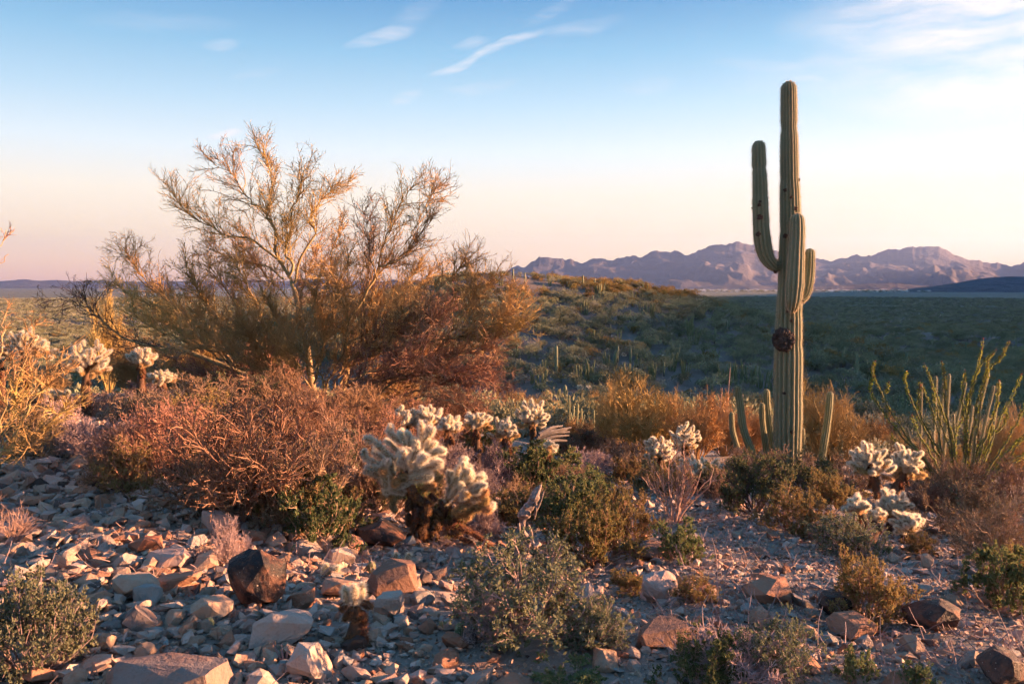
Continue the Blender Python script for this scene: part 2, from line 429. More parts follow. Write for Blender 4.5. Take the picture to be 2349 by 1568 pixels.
def build_mountain(name, label, sky, dist, depth, base_z, seed, n=420, back=1.0, rough=1.0):
    """range whose crest follows a skyline traced in the picture, with spurs running down to the plain"""
    sky = np.array(sky, float); px = np.linspace(sky[0, 0], sky[-1, 0], n)
    py = np.interp(px, sky[:, 0], sky[:, 1])
    rows = np.concatenate([np.linspace(0, 1, 48), np.linspace(1.02, 1 + back, 5)])
    if name == 'mountain_range': py = py - 6.5 * np.abs(fbm(px / 31.0, px * 0 + seed, 4)) + 2.2 * fbm(px / 60.0, px * 0 + 5, 3) + 3
    az = np.arctan((px - CX) / F)
    el = np.array([azel(a, b)[1] for a, b in zip(px, py)])
    kern = np.hanning(2 * (n // 28) + 1); kern /= kern.sum()
    c0 = dist / np.cos(az) * np.tan(el) + CAMZ; pad = len(kern) // 2
    csm = np.convolve(np.pad(c0, pad, mode='edge'), kern, mode='valid')
    V = []
    for v in rows:
        d = dist + depth * (v - 1)
        X = d * np.tan(az); Y = np.full(n, d)
        crest = dist / np.cos(az) * np.tan(el) + CAMZ
        if v <= 1:
            f = .16 * v + .84 * v ** 2.3
        else:
            f = 1 - .75 * ((v - 1) / back) ** 1.1
        ks = 2600.0 / rough
        rid = 1 - np.minimum(1, np.abs(fbm(X / ks + seed, Y / (ks * .95) - seed, 4)))
        rid2 = 1 - np.minimum(1, np.abs(fbm(X / (ks * .30) - seed, Y / (ks * .32) + seed, 3)))
        amp = np.where(v <= 1, 4 * v * (1 - min(v, 1)) * (1 - .55 * v), .4 * min(1, (v - 1) * 4))
        H = np.maximum(csm + (crest - csm) * min(v, 1) ** 7 - base_z, 4)
        z = base_z + H * np.clip(f + amp * ((rid ** 1.5 - .5) * .52 + (rid2 ** 1.5 - .5) * .26), 0, (d / dist * .97 if v < 1 else 1.0))
        V.append(np.stack([X, Y, z - (30 if v == 0 else 0)], -1))
    V = np.array(V); k = len(rows)
    i = np.arange(k * n).reshape(k, n)
    Q = np.stack([i[:-1, :-1], i[:-1, 1:], i[1:, 1:], i[1:, :-1]], -1).reshape(-1, 4)
    o = obj(name, mesh(name, V.reshape(-1, 3), [Q], M['mountain'], smooth=True))
    return tag(o, label, None, None, 'structure')
SK1 = [(860, 648), (905, 640), (935, 646), (985, 642), (1060, 632), (1085, 630), (1110, 624), (1128, 629), (1145, 626), (1165, 618), (1185, 609), (1200, 611), (1215, 603), (1240, 592), (1252, 588), (1265, 589), (1280, 588), (1297, 594),
       (1310, 592), (1335, 601), (1350, 594), (1365, 590), (1380, 592), (1398, 600), (1415, 592), (1437, 590), (1450, 586), (1470, 591), (1490, 582), (1505, 577), (1520, 578), (1545, 577), (1570, 588), (1585, 582), (1600, 574), (1620, 566), (1640, 561), (1665, 558),
       (1680, 553), (1690, 551), (1702, 557), (1720, 560), (1735, 562), (1760, 572), (1790, 578), (1830, 590), (1870, 596), (1885, 594), (1905, 600), (1930, 593), (1960, 586), (1985, 590), (2010, 583), (2030, 576), (2055, 572), (2075, 569), (2095, 567), (2110, 562),
       (2122, 560), (2140, 565), (2160, 570), (2180, 579), (2210, 590), (2235, 599), (2250, 602), (2270, 605), (2285, 602), (2300, 607), (2318, 610), (2349, 598), (2400, 588), (2480, 600), (2560, 590), (2700, 604), (2900, 590), (3100, 615), (3300, 640)]
build_mountain('mountain_range', 'jagged purple mountain range on the horizon beyond the plain', SK1, 15000, 4200, -72, 3.3, n=760, back=.8, rough=1.7)
build_mountain('far_hills', 'low blue hills along the horizon behind the big bare tree', [(-900, 640), (-400, 644), (-200, 640), (0, 645), (30, 643), (60, 640), (90, 644), (130, 642), (180, 645), (230, 643), (330, 646), (480, 644), (600, 642), (640, 645), (760, 640), (800, 643), (900, 646), (980, 650)], 17200, 2200, -74, 8.1, n=160, back=.5)
build_mountain('small_hill', 'small pale conical hill standing before the mountain range', [(1350, 662), (1375, 655), (1395, 640), (1405, 637), (1418, 637), (1435, 644), (1455, 652), (1490, 662)], 8200, 900, -64, 5.7, n=60, back=.8, rough=3)
build_mountain('dark_hill', 'low dark scrub covered hill in front of the mountains', [(2080, 662), (2130, 657), (2190, 649), (2230, 641), (2270, 636), (2310, 634), (2360, 635), (2420, 628), (2520, 640), (2620, 660)], 7000, 900, -62, 2.2, n=90, back=.8, rough=3)
build_mountain('pale_hill', 'low pale foothill below the mountains behind the town', [(1560, 662), (1620, 656), (1690, 652), (1760, 655), (1850, 657), (1960, 652), (2040, 648), (2100, 654), (2200, 660)], 9800, 700, -66, 6.2, n=120, back=.8, rough=3)
#--PART2--
# ------------------------------------------------------------------ plant materials
M['bark'] = leafy('palo_verde_bark', (.24, .18, .10), (.34, .26, .14), 0, scale=14)
M['twig_gold'] = leafy('golden_twig', (.42, .265, .12), (.52, .36, .18), .25, scale=3)
M['twig_green'] = leafy('green_gold_twig', (.37, .245, .10), (.48, .335, .145), .25, scale=3)
M['twig_red'] = leafy('reddish_twig', (.29, .15, .10), (.38, .225, .15), .15, scale=4)
M['twig_brown'] = leafy('brown_twig', (.24, .15, .105), (.34, .225, .16), .05, scale=6)
M['twig_lilac'] = leafy('grey_lilac_twig', (.24, .17, .17), (.34, .25, .24), .05, scale=6)
M['twig_pink'] = leafy('pale_pink_twig', (.36, .22, .17), (.46, .30, .24), .05, scale=6)
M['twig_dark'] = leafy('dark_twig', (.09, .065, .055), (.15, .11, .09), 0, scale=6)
M['leaf_green'] = leafy('green_leaf', (.10, .13, .05), (.16, .175, .08), .4, scale=8)
M['leaf_grey'] = leafy('grey_green_leaf', (.13, .15, .085), (.20, .21, .13), .35, scale=8)
M['leaf_gold'] = leafy('olive_gold_leaf', (.17, .13, .05), (.24, .19, .08), .4, scale=8)
M['leaf_small'] = leafy('small_brown_green_leaf', (.12, .10, .05), (.20, .135, .075), .35, scale=8)
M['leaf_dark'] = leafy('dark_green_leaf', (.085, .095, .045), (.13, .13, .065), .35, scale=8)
M['scrub_olive'] = leafy('olive_scrub', (.19, .195, .115), (.27, .26, .16), .3, scale=1.2, rnd=.3)
M['scrub_grey'] = leafy('grey_scrub', (.20, .20, .15), (.28, .265, .20), .3, scale=1.2, rnd=.3)
M['scrub_gold'] = leafy('golden_scrub', (.22, .15, .055), (.30, .21, .085), .3, scale=1.2, rnd=.25)
M['dead_wood'] = leafy('weathered_wood', (.10, .075, .07), (.30, .23, .21), 0, scale=26)
M['spine'] = leafy('straw_spine', (.74, .68, .56), (.86, .82, .72), .6, scale=12, rnd=.1)
M['spine_tan'] = leafy('golden_spine', (.52, .34, .17), (.68, .49, .28), .6, scale=12, rnd=.12)
M['joint_tan'] = leafy('tan_cholla_flesh', (.20, .14, .07), (.30, .21, .11), 0, scale=20, rnd=.1)
M['spine_old'] = leafy('old_brown_spine', (.20, .09, .045), (.34, .17, .085), .35, scale=12, rnd=.25)
M['joint'] = leafy('cholla_flesh', (.22, .15, .075), (.30, .215, .115), 0, scale=20, rnd=.1)
M['joint_old'] = leafy('old_cholla_flesh', (.065, .035, .025), (.11, .06, .04), 0, scale=20, rnd=.2)
M['saguaro_spine'] = leafy('saguaro_spine', (.42, .34, .24), (.60, .50, .36), .3, scale=8)
M['oco_bark'] = leafy('ocotillo_cane', (.10, .10, .055), (.16, .15, .08), 0, scale=18)
M['oco_leaf'] = leafy('ocotillo_leaf', (.16, .19, .03), (.26, .26, .05), .45, scale=18)
M['oco_tip'] = leafy('ocotillo_tip', (.34, .10, .05), (.42, .16, .08), .2, scale=18)
def cactus_build(c1, c2, scar):
    def bld(t, b, nt):
        tc = t.n('TexCoord'); p = tc.outputs['Object']
        n1 = t.noise(p, 3, 4); n2 = t.noise(p, 40, 3, .7)
        c = t.mix(t.math('MULTIPLY', t.math('SUBTRACT', n1, .3), 2.5, clamp=True), c1, c2)
        c = t.mix(t.math('MULTIPLY', t.math('SUBTRACT', n2, .56), 2.2, clamp=True), c, tuple(v * .7 for v in c2))
        cr = t.n('VertexColor', layer_name='tint')
        c = t.mix(t.math('MULTIPLY', cr.outputs[0], .5, clamp=True), c, (.31, .31, .215))
        sp = t.n('SeparateXYZ'); t.val(sp.inputs[0], p)
        # corky dark bark with an uneven upper edge around the foot of old stems
        low = t.math('MULTIPLY', t.math('SUBTRACT', t.math('ADD', scar, t.math('MULTIPLY', n1, .30)), sp.outputs[2]), 5, clamp=True)
        c = t.mix(low, c, (.095, .070, .060))
        t.val(b.inputs['Base Color'], c); b.inputs['Roughness'].default_value = .6
        bp = t.n('Bump'); bp.inputs['Strength'].default_value = .35; bp.inputs['Distance'].default_value = .01
        t.val(bp.inputs['Height'], n2); t.val(b.inputs['Normal'], bp.outputs[0])
    return bld
M['saguaro'] = material('saguaro_skin', cactus_build((.135, .16, .095), (.185, .205, .13), .12), .6)
M['organ_pipe'] = material('organ_pipe_skin', cactus_build((.115, .135, .065), (.16, .17, .085), -.3), .6)
M['wound'] = leafy('dark_scar', (.035, .022, .018), (.085, .055, .042), 0, scale=30)
M['callus'] = leafy('burl_bark', (.04, .032, .028), (.12, .09, .078), 0, scale=22)

# ------------------------------------------------------------------ ribbed cactus columns
def column(path, rad, ribs, depth, per=6, dome=.9):
    """ribbed tube along path with a domed tip -> verts, quads, crest info"""
    path = np.asarray(path, float); n = len(path); k = ribs * per
    T = np.gradient(path, axis=0); T = nrm(T)
    ref = np.array([1., 0, 0]); A = nrm(ref - T * (T @ ref)[:, None]); B = np.cross(T, A)
    th = np.arange(k) * 2 * pi / k
    prof = 1 - depth * (1 - np.abs(np.cos(ribs * th / 2)) ** .9)
    seg = np.concatenate([[0], np.cumsum(np.linalg.norm(np.diff(path, axis=0), axis=1))]); tot = seg[-1]
    R = np.asarray(rad, float).copy(); cap = R[-1] * dome * 1.3
    q = np.clip((seg - (tot - cap)) / cap, 0, 1); R = R * np.sqrt(np.maximum(1 - q ** 2, .0009))
    V = path[:, None, :] + (R[:, None] * prof[None])[:, :, None] * (A[:, None, :] * np.cos(th)[None, :, None] + B[:, None, :] * np.sin(th)[None, :, None])
    i = np.arange(n * k).reshape(n, k); j = np.roll(i, -1, 1)
    Q = np.stack([i[:-1], j[:-1], j[1:], i[1:]], -1).reshape(-1, 4)
    global CREST
    CREST = np.tile(np.abs(np.cos(ribs * th / 2)) ** 6, n)
    return V.reshape(-1, 3), Q, (path, R, A, B, T, seg, ribs)
def rib_spines(info, step, length, width, count, rng):
    path, R, A, B, T, seg, ribs = info
    s = np.arange(.02, seg[-1], step); S, W = [], []
    ip = lambda a: np.stack([np.interp(s, seg, a[:, c]) for c in range(3)], -1)
    P, Aa, Bb, Tt = ip(path), nrm(ip(A)), nrm(ip(B)), nrm(ip(T)); Rr = np.interp(s, seg, R)
    out = []
    for r in range(ribs):
        th = 2 * pi * r / ribs
        N = Aa * cos(th) + Bb * sin(th)
        C = P + N * (Rr * .985)[:, None]
        for c in range(count):
            d = nrm(N + rng.normal(0, .55, N.shape) + Tt * rng.normal(0, .35, (len(s), 1)))
            w = nrm(np.cross(d, rng.normal(0, 1, d.shape))) * width
            L = (length * rng.uniform(.6, 1.2, len(s)))[:, None]
            out.append(np.stack([C - w, C + w, C + d * L], 1))
    V = np.concatenate(out).reshape(-1, 3)
    return V, np.arange(len(V)).reshape(-1, 3)
def path_px(pts, n):
    return catmull([pix(*p) for p in pts], n)

def build_saguaro():
    base = hit(1808, 1078); d = base[1]; rng = np.random.default_rng(3)
    root = thing('saguaro', 'tall saguaro with three raised arms and a dark round burl on its trunk', 'cactus', base)
    k = d / F
    def part(name, pts, wid, n, ribs, depth, parent, mat='saguaro', spine=(.028, .036, .0020, 6), pinch=()):
        p = path_px(pts, n); t = np.linspace(0, 1, n)
        seg = np.concatenate([[0], np.cumsum(np.linalg.norm(np.diff(p, axis=0), axis=1))]); t = seg / seg[-1]
        w = np.interp(t, np.linspace(0, 1, len(wid)), wid) * k / 2
        w = w * (1 + .012 * np.sin(t * 47) + .01 * np.sin(t * 23 + 1))
        for a_, b_ in pinch: w = w * (1 - b_ * np.exp(-((t - a_) / .012) ** 2))
        V, Q, info = column(p, w, ribs, depth)
        o = obj(name, mesh(name, V - base, [Q], M[mat], smooth=True, col=CREST[:, None] * np.ones(3)), parent)
        sv, sf = rib_spines(info, *spine, rng)
        so = obj('spines', mesh('spines', sv - base, [sf], M['saguaro_spine']), o); so['kind'] = 'stuff'
        return o
    tr = part('trunk', [(1806, 1090, d), (1807, 1000, d), (1808, 880, d), (1809, 780, d), (1811, 690, d), (1813, 600, d), (1813, 500, d), (1811, 400, d), (1810, 300, d), (1809, 186, d)],
              [58, 60, 64, 63, 62, 60, 56, 53, 49, 46, 44, 40, 37, 36, 33], 260, 17, .24, root, pinch=((.885, .11), (.76, .05), (.63, .05), (.34, .05), (.42, .04)))
    part('arm', [(1795, 606, d - .02), (1776, 609, d - .03), (1758, 588, d - .04), (1748, 545, d - .05), (1745, 490, d - .05), (1743, 420, d - .05), (1741, 370, d - .04), (1740, 322, d - .04)],
         [20, 30, 38, 37, 36, 35, 33, 31, 31, 28], 150, 12, .26, root, pinch=((.80, .10), (.6, .05)))
    part('arm', [(1817, 712, d - .22), (1820, 690, d - .34), (1824, 640, d - .36), (1827, 580, d - .35), (1829, 530, d - .34), (1829, 489, d - .34)],
         [16, 34, 39, 37, 35, 34, 32, 30], 110, 12, .26, root, pinch=((.6, .04),))
    part('arm', [(1836, 692, d + .16), (1847, 678, d + .2), (1854, 645, d + .22), (1857, 610, d + .22), (1858, 569, d + .22)],
         [12, 22, 26, 25, 24, 22], 70, 11, .26, root)
    # burl: a knobbly dark ball of callus
    c = pix(1797, 779, d - .17) - base; bm = bmesh.new(); bmesh.ops.create_icosphere(bm, subdivisions=5, radius=1.0)
    vv = np.array([v.co[:] for v in bm.verts]); nz = fbm(vv[:, 0] * 4 + vv[:, 2] * 3, vv[:, 1] * 4 - vv[:, 2] * 3.3, 3)
    nn = 1 - np.abs(fbm(vv[:, 0] * 5.5 + 3 - vv[:, 2] * 4, vv[:, 1] * 5 + vv[:, 2] * 5.1, 2)) * .34 + nz * .08
    vv = vv * nn[:, None] * 27 * k * np.array([1, .85, 1.04]) + c
    Fc = np.array([[v.index for v in f.verts] for f in bm.faces]); bm.free()
    tag(obj('burl', mesh('burl', vv, [Fc], M['callus'], smooth=False), root), 'dark knobbly round burl')
    # holes and scars: small torn dark pits on trunk and arms
    for (px, py, dd, r) in [(1744, 497, -.22, 7), (1742, 470, -.2, 4), (1740, 537, -.23, 6), (1744, 462, -.2, 3), (1802, 541, -.19, 5), (1825, 478, -.15, 5), (1801, 436, -.18, 4), (1815, 452, -.17, 3),
                            (1833, 412, -.05, 3.5), (1838, 690, -.1, 6), (1811, 712, -.22, 6), (1779, 618, -.05, 8), (1815, 735, -.19, 4), (1818, 990, -.2, 5), (1799, 902, -.2, 3.5), (1832, 745, -.15, 3), (1728, 477, -.03, 3)]:
        c = pix(px, py, d + dd * .93) - base; m = 14
        a = np.linspace(0, 2 * pi, m, endpoint=False); rr = r * k * rng.uniform(.6, 1.25, m)
        ring = np.stack([np.cos(a) * rr, np.full(m, .0), np.sin(a) * rr], -1) + c
        inn = np.stack([np.cos(a) * rr * .5, np.full(m, -.012), np.sin(a) * rr * .5], -1) + c
        cen = c[None] + np.array([[0, .012, 0]]); out = ring + np.array([0, .03, 0])
        V = np.concatenate([out, ring + np.array([0, -.008, 0]), inn, cen]); i = np.arange(m); j = (i + 1) % m
        Q = np.concatenate([np.stack([i, j, j + m, i + m], -1), np.stack([i + m, j + m, j + 2 * m, i + 2 * m], -1)])
        Tt = np.stack([i + 2 * m, j + 2 * m, np.full(m, 3 * m)], -1)
        obj('scar', mesh('scar', V, [Q, Tt], M['wound']), root)
build_saguaro()

def organ_pipe(name, label, stems, bases, group=None, cat='cactus', ribs=11, spine=True, width=None):
    """stems: list of pixel polylines (px,py) from foot to tip, each with its width in pixels and depth"""
    b0 = np.mean([b for b in bases], axis=0); root = thing(name, label, cat, b0, group=group); rng = np.random.default_rng(len(stems))
    for pts, w, d in stems:
        p = path_px([(x, y, d) for x, y in pts], 46)
        r = np.interp(np.linspace(0, 1, 46), [0, .15, .8, 1], [w * .75, w * .9, w * .85, w * .75]) * d / F / 2
        r = r * (1 + .03 * np.sin(np.linspace(0, rng.uniform(15, 30), 46)))
        V, Q, info = column(p, r, ribs, .2, per=4)
        o = obj('stem', mesh('stem', V - b0, [Q], M['organ_pipe'], smooth=True, col=CREST[:, None] * np.ones(3)), root)
        if spine:
            sv, sf = rib_spines(info, .024, .020, .0012, 4, rng)
            so = obj('spines', mesh('spines', sv - b0, [sf], M['saguaro_spine']), o); so['kind'] = 'stuff'
D0 = hit(1808, 1078)[1]
OP1 = [([(1702, 1078), (1692, 1030), (1680, 985), (1678, 944)], 15, D0 + .3), ([(1748, 1098), (1728, 1045), (1706, 985), (1698, 930), (1692, 881)], 20, D0 + .1),
       ([(1760, 1068), (1756, 1020), (1749, 965), (1748, 923)], 16, D0 + .5), ([(1775, 1060), (1770, 1010), (1761, 945), (1758, 891)], 19, D0 + .8),
       ([(1836, 1058), (1841, 1015), (1841, 980)], 13, D0 + .5), ([(1883, 1068), (1890, 1020), (1899, 960), (1905, 897)], 19, D0 + .2),
       ([(1929, 1050), (1928, 1020), (1927, 997)], 12, D0 + .8)]
organ_pipe('organ_pipe_cactus', 'cluster of slender green cactus stems standing around the foot of the saguaro', OP1, [np.array([pix(1808, 1078, D0)[0], D0 + .4, tz(pix(1808, 1078, D0)[0], D0 + .4)])])
D1 = 10.5
def op_stems(spec, d):
    return [([(x0, y0), ((x0 + x1) / 2 + b, (y0 + y1) / 2), (x1, y1)], w * .8, d + dd) for x0, y0, x1, y1, w, b, dd in spec]
OP2 = op_stems([(2110, 1090, 2114, 878, 7, 0, .3), (2134, 1100, 2147, 862, 10, 2, 0), (2150, 1095, 2166, 866, 9, -2, .1), (2160, 1090, 2178, 857, 10, 1, .4), (2128, 1090, 2129, 1000, 8, 0, .2), (2178, 1085, 2216, 876, 9, -5, .5),
                (2188, 1080, 2187, 948, 8, 2, .2), (2100, 1060, 2078, 978, 8, 2, .5), (2230, 1060, 2268, 852, 9, -6, .8), (2243, 1060, 2281, 884, 9, -3, .6), (2262, 1050, 2293, 873, 9, 3, .9), (2205, 1080, 2232, 930, 8, 2, .3), (2146, 1100, 2140, 985, 9, 0, -.2)], D1)
organ_pipe('organ_pipe_cactus', 'dense clump of thin tall cactus stems rising behind the leafy ocotillo', OP2, [np.array([pix(2180, 1090, D1)[0], D1 + .3, tz(pix(2180, 1090, D1)[0], D1 + .3)])])
D2 = 25.0
OP3 = op_stems([(1312, 992, 1316, 930, 9, 0, 0), (1322, 994, 1325, 925, 9, 0, .4), (1335, 995, 1333, 935, 8, 0, .2), (1306, 992, 1306, 905, 6, 0, .3), (1362, 990, 1362, 940, 7, 0, .5), (1328, 990, 1341, 950, 6, 1, .1), (1318, 996, 1309, 945, 6, 0, -.2)], D2)
organ_pipe('organ_pipe_cactus', 'small clump of thin cactus stems among golden scrub beyond the fallen dry ribs', OP3, [np.array([pix(1325, 990, D2)[0], D2 + .2, tz(pix(1325, 990, D2)[0], D2 + .2)])], spine=False)

# ------------------------------------------------------------------ cholla
def joint_meshes():
    out = {}
    for kind, mb, ms in (('new', M['joint'], M['spine']), ('tan', M['joint_tan'], M['spine_tan']), ('old', M['joint_old'], M['spine_old'])):
        lst = []
        for s in range(4):
            rng = np.random.default_rng(100 + s); nl, nk = 12, 14
            v = np.linspace(0, 1, nl); rr = .50 * np.sin(pi * np.clip(v * .90 + .10, 0, 1)) ** .42 * (1 + .05 * rng.normal(0, 1, nl)); rr[0] = .30; rr[-1] = .12
            th = np.arange(nk) * 2 * pi / nk
            bend = np.outer(np.sin(v * pi), [rng.uniform(-.16, .16), rng.uniform(-.16, .16)])
            tub = 1 + .10 * np.cos(5 * (th[None] + v[:, None] * 5)) * np.cos(v[:, None] * 40)
            V = np.stack([rr[:, None] * tub * np.cos(th) + bend[:, :1], rr[:, None] * tub * np.sin(th) + bend[:, 1:], np.broadcast_to(v[:, None] * 4.0, (nl, nk))], -1).reshape(-1, 3)
            i = np.arange(nl * nk).reshape(nl, nk); j = np.roll(i, -1, 1)
            Q = np.stack([i[:-1], j[:-1], j[1:], i[1:]], -1).reshape(-1, 4)
            m = 1700 if kind != 'old' else 1100; lng = rng.random(m) < .28
            t = rng.uniform(.02, 1.0, m) ** .85; a = rng.uniform(0, 2 * pi, m)
            r = np.interp(t, v, rr) * .96
            N = nrm(np.stack([np.cos(a), np.sin(a), (t - .45) * .9 + np.where(t > .86, (t - .86) * 14, 0)], -1))
            b = np.stack([np.interp(t, v, bend[:, 0]), np.interp(t, v, bend[:, 1]), t * 0], -1)
            C = np.stack([r * np.cos(a), r * np.sin(a), t * 4.0], -1) + b
            D = nrm(N + rng.normal(0, .38, (m, 3)) + np.array([0, 0, .15])); L = np.where(lng, rng.uniform(.62, 1.0, m), rng.uniform(.25, .5, m))[:, None] * (1 if kind != 'old' else .85)
            w = nrm(np.cross(D, rng.normal(0, 1, (m, 3)))) * np.where(lng, .030, .019)[:, None]
            SV = np.stack([C - w, C + w, C + D * L], 1).reshape(-1, 3)
            off = len(V); tri = np.arange(m * 3).reshape(m, 3) + off
            lst.append(mesh('joint', np.concatenate([V, SV]), [Q, tri], [mb, ms], np.concatenate([np.zeros(len(Q)), np.ones(m)])))
        out[kind] = lst
    return out
JM = joint_meshes()
def add_joint(root, base, a, b, r, kind, rng, name='joint'):
    """joint from world point a to b, total radius with spines r"""
    a, b = np.asarray(a), np.asarray(b); L = np.linalg.norm(b - a)
    o = bpy.data.objects.new(name, JM[kind][rng.integers(4)]); link(o, root)
    q = Vector(b - a).to_track_quat('Z', 'Y'); o.rotation_mode = 'QUATERNION'
    from mathutils import Quaternion
    o.rotation_quaternion = q @ Quaternion((0, 0, 1), float(rng.uniform(0, 6.28)))
    o.location = tuple(a - base); s = r; o.scale = (s, s, max(L / 4.0 * .96, s * .5))
    return o
def trunk_mesh(base, pts, radii, mat, rng, k=9):
    P = catmull(pts, 14); R = np.interp(np.linspace(0, 1, 14), np.linspace(0, 1, len(radii)), radii)[None] * rng.uniform(.85, 1.15, (1, 14))
    V, Q = tubes(P[None], R, k); return mesh('trunk', V - base, [Q], mat, smooth=True)

def build_main_cholla():
    base = hit(985, 1238); d = base[1]; rng = np.random.default_rng(8)
    root = thing('teddy_bear_cholla', 'large bristling cholla with pale fuzzy joints beside a black flat rock', 'cactus', base)
    Z = lambda x, y, dd=0.0: pix(802.9 + x * .2122, 940.5 + y * .2122, d + dd); k = .2122 * d / F
    obj('trunk', trunk_mesh(base, [Z(860, 1430), Z(780, 1200), Z(690, 960, -.02), Z(630, 760), Z(600, 600, .02)], [95 * k, 85 * k, 70 * k, 55 * k, 30 * k], M['joint_old'], rng), root)
    obj('trunk', trunk_mesh(base, [Z(900, 1430, .05), Z(1000, 1250, .06), Z(1060, 1080, .06), Z(1100, 900, .06)], [60 * k, 55 * k, 45 * k, 28 * k], M['joint_old'], rng), root)
    J = [(765, 310, 765, 110, 0, 0, 58), (790, 340, 920, 190, 0, .02, 56), (560, 350, 395, 215, .03, .0, 56), (600, 380, 525, 220, 0, .05, 54), (640, 390, 645, 250, -.02, .02, 54),
         (470, 540, 225, 300, 0, -.01, 66), (520, 450, 420, 330, .04, .05, 52), (350, 620, 140, 505, .02, .05, 62), (330, 640, 160, 610, -.03, -.05, 58), (360, 520, 240, 450, .05, .08, 52),
         (385, 650, 370, 520, -.05, -.06, 52), (395, 880, 370, 640, -.06, -.09, 66), (350, 740, 270, 680, -.02, -.02, 54), (590, 610, 588, 430, -.03, -.12, 70), (660, 560, 745, 340, -.02, -.04, 60),
         (690, 470, 800, 400, .04, .05, 52), (760, 590, 790, 470, -.06, -.14, 72), (810, 450, 945, 340, .0, .02, 60), (840, 500, 1010, 410, -.02, -.04, 60), (800, 640, 1010, 550, -.04, -.08, 64),
         (630, 690, 910, 600, -.04, -.05, 60), (620, 760, 900, 690, -.06, -.10, 68), (840, 800, 1000, 710, -.02, -.05, 58), (800, 830, 930, 800, -.06, -.1, 56), (640, 720, 490, 770, -.05, -.08, 62),
         (600, 900, 410, 855, -.05, -.1, 56), (580, 930, 330, 920, -.04, -.06, 56), (500, 920, 440, 1070, -.06, -.08, 58), (700, 780, 690, 620, .06, .08, 60), (560, 640, 480, 500, .02, .03, 60),
         (730, 620, 830, 520, .06, .09, 56), (700, 560, 640, 420, .06, .08, 56), (540, 560, 520, 430, .06, .10, 54), (860, 620, 960, 520, .07, .1, 54), (480, 700, 400, 590, .06, .1, 56), (620, 640, 560, 520, -.03, -.05, 58),
         (700, 700, 780, 600, -.03, -.06, 58), (640, 860, 560, 800, -.04, -.08, 56), (760, 860, 880, 820, .04, .07, 56), (500, 860, 400, 780, .04, .07, 56),
         (1040, 1020, 1105, 760, .02, .0, 62), (1075, 790, 1062, 640, -.02, -.02, 46), (1080, 960, 1180, 820, -.02, -.04, 56), (1140, 830, 1200, 560, .02, .02, 60), (1190, 780, 1262, 630, -.02, -.04, 54),
         (1220, 760, 1315, 590, .03, .05, 54), (1260, 810, 1342, 670, -.02, -.03, 54), (1290, 810, 1405, 700, .02, .03, 52), (1340, 780, 1450, 670, .05, .08, 52), (1280, 870, 1450, 775, -.02, -.03, 54),
         (1300, 890, 1425, 850, -.04, -.08, 54), (1210, 980, 1252, 860, -.05, -.10, 60), (1240, 960, 1470, 945, .0, -.02, 66), (1150, 1070, 1310, 1010, -.04, -.08, 58), (1090, 1150, 1330, 1080, -.02, -.04, 64),
         (1310, 1085, 1470, 1030, -.03, -.04, 68), (1440, 1060, 1525, 1070, -.05, -.1, 62), (1110, 1110, 1260, 1060, -.06, -.1, 52), (1150, 900, 1230, 740, .05, .07, 54), (1180, 1000, 1330, 920, .05, .08, 56), (1100, 900, 1150, 720, .06, .08, 54)]
    for x0, y0, x1, y1, d0, d1, r in J: add_joint(root, base, Z(x0, y0, d0), Z(x1, y1, d1), r * k, 'tan' if (y1 > 690 and x1 < 1020 or y1 > 930) and rng.random() < .8 else 'new', rng)
    for x0, y0, x1, y1, d0, d1, r in list(J):
        for s_ in range(1):
            t_ = rng.uniform(.35, .95); bx, by, bd = x0 + (x1 - x0) * t_, y0 + (y1 - y0) * t_, d0 + (d1 - d0) * t_
            an = math.atan2(y1 - y0, x1 - x0) + rng.choice([-1, 1]) * rng.uniform(.5, 1.1); ln = rng.uniform(60, 100)
            add_joint(root, base, Z(bx, by, bd), Z(bx + ln * cos(an), by + ln * sin(an) - 15, bd + rng.uniform(-.07, .05)), r * .86 * k, 'tan' if (by > 690 and bx < 1020 or by > 900) and rng.random() < .8 else 'new', rng)
    O = [(700, 900, 790, 1010, -.08, -.1, 74), (640, 960, 620, 1090, -.07, -.08, 70), (780, 960, 900, 1040, -.06, -.09, 70), (860, 1030, 840, 1110, -.1, -.14, 60), (900, 1080, 1000, 1150, -.05, -.06, 64), (720, 1050, 700, 1180, -.1, -.12, 74),
         (800, 1100, 820, 1230, -.1, -.12, 72), (640, 1120, 630, 1260, -.04, -.04, 68), (900, 1180, 960, 1270, -.07, -.09, 66), (700, 1200, 690, 1330, -.07, -.08, 72), (800, 1240, 800, 1370, -.1, -.11, 74), (900, 1280, 930, 1390, -.07, -.08, 68),
         (1100, 1260, 1150, 1165, -.03, -.05, 56), (1030, 1180, 1080, 1290, -.03, -.05, 60), (1130, 1240, 1340, 1330, -.02, -.03, 60), (1320, 1320, 1500, 1430, -.02, -.03, 52), (1050, 1300, 1180, 1380, -.04, -.05, 58), (660, 1330, 690, 1420, -.03, -.03, 62),
         (980, 980, 1000, 1100, -.03, -.04, 58), (860, 900, 930, 980, -.02, -.03, 56), (640, 820, 700, 950, -.09, -.11, 66), (760, 1380, 860, 1440, -.08, -.1, 60), (960, 1380, 1080, 1440, -.05, -.06, 56), (1180, 1380, 1330, 1430, -.04, -.04, 50), (1440, 1420, 1560, 1500, -.01, -.01, 46)]
    for x0, y0, x1, y1, d0, d1, r in O: add_joint(root, base, Z(x0, y0, d0), Z(x1, y1, d1), r * k, 'old', rng, 'old_joint')
build_main_cholla()

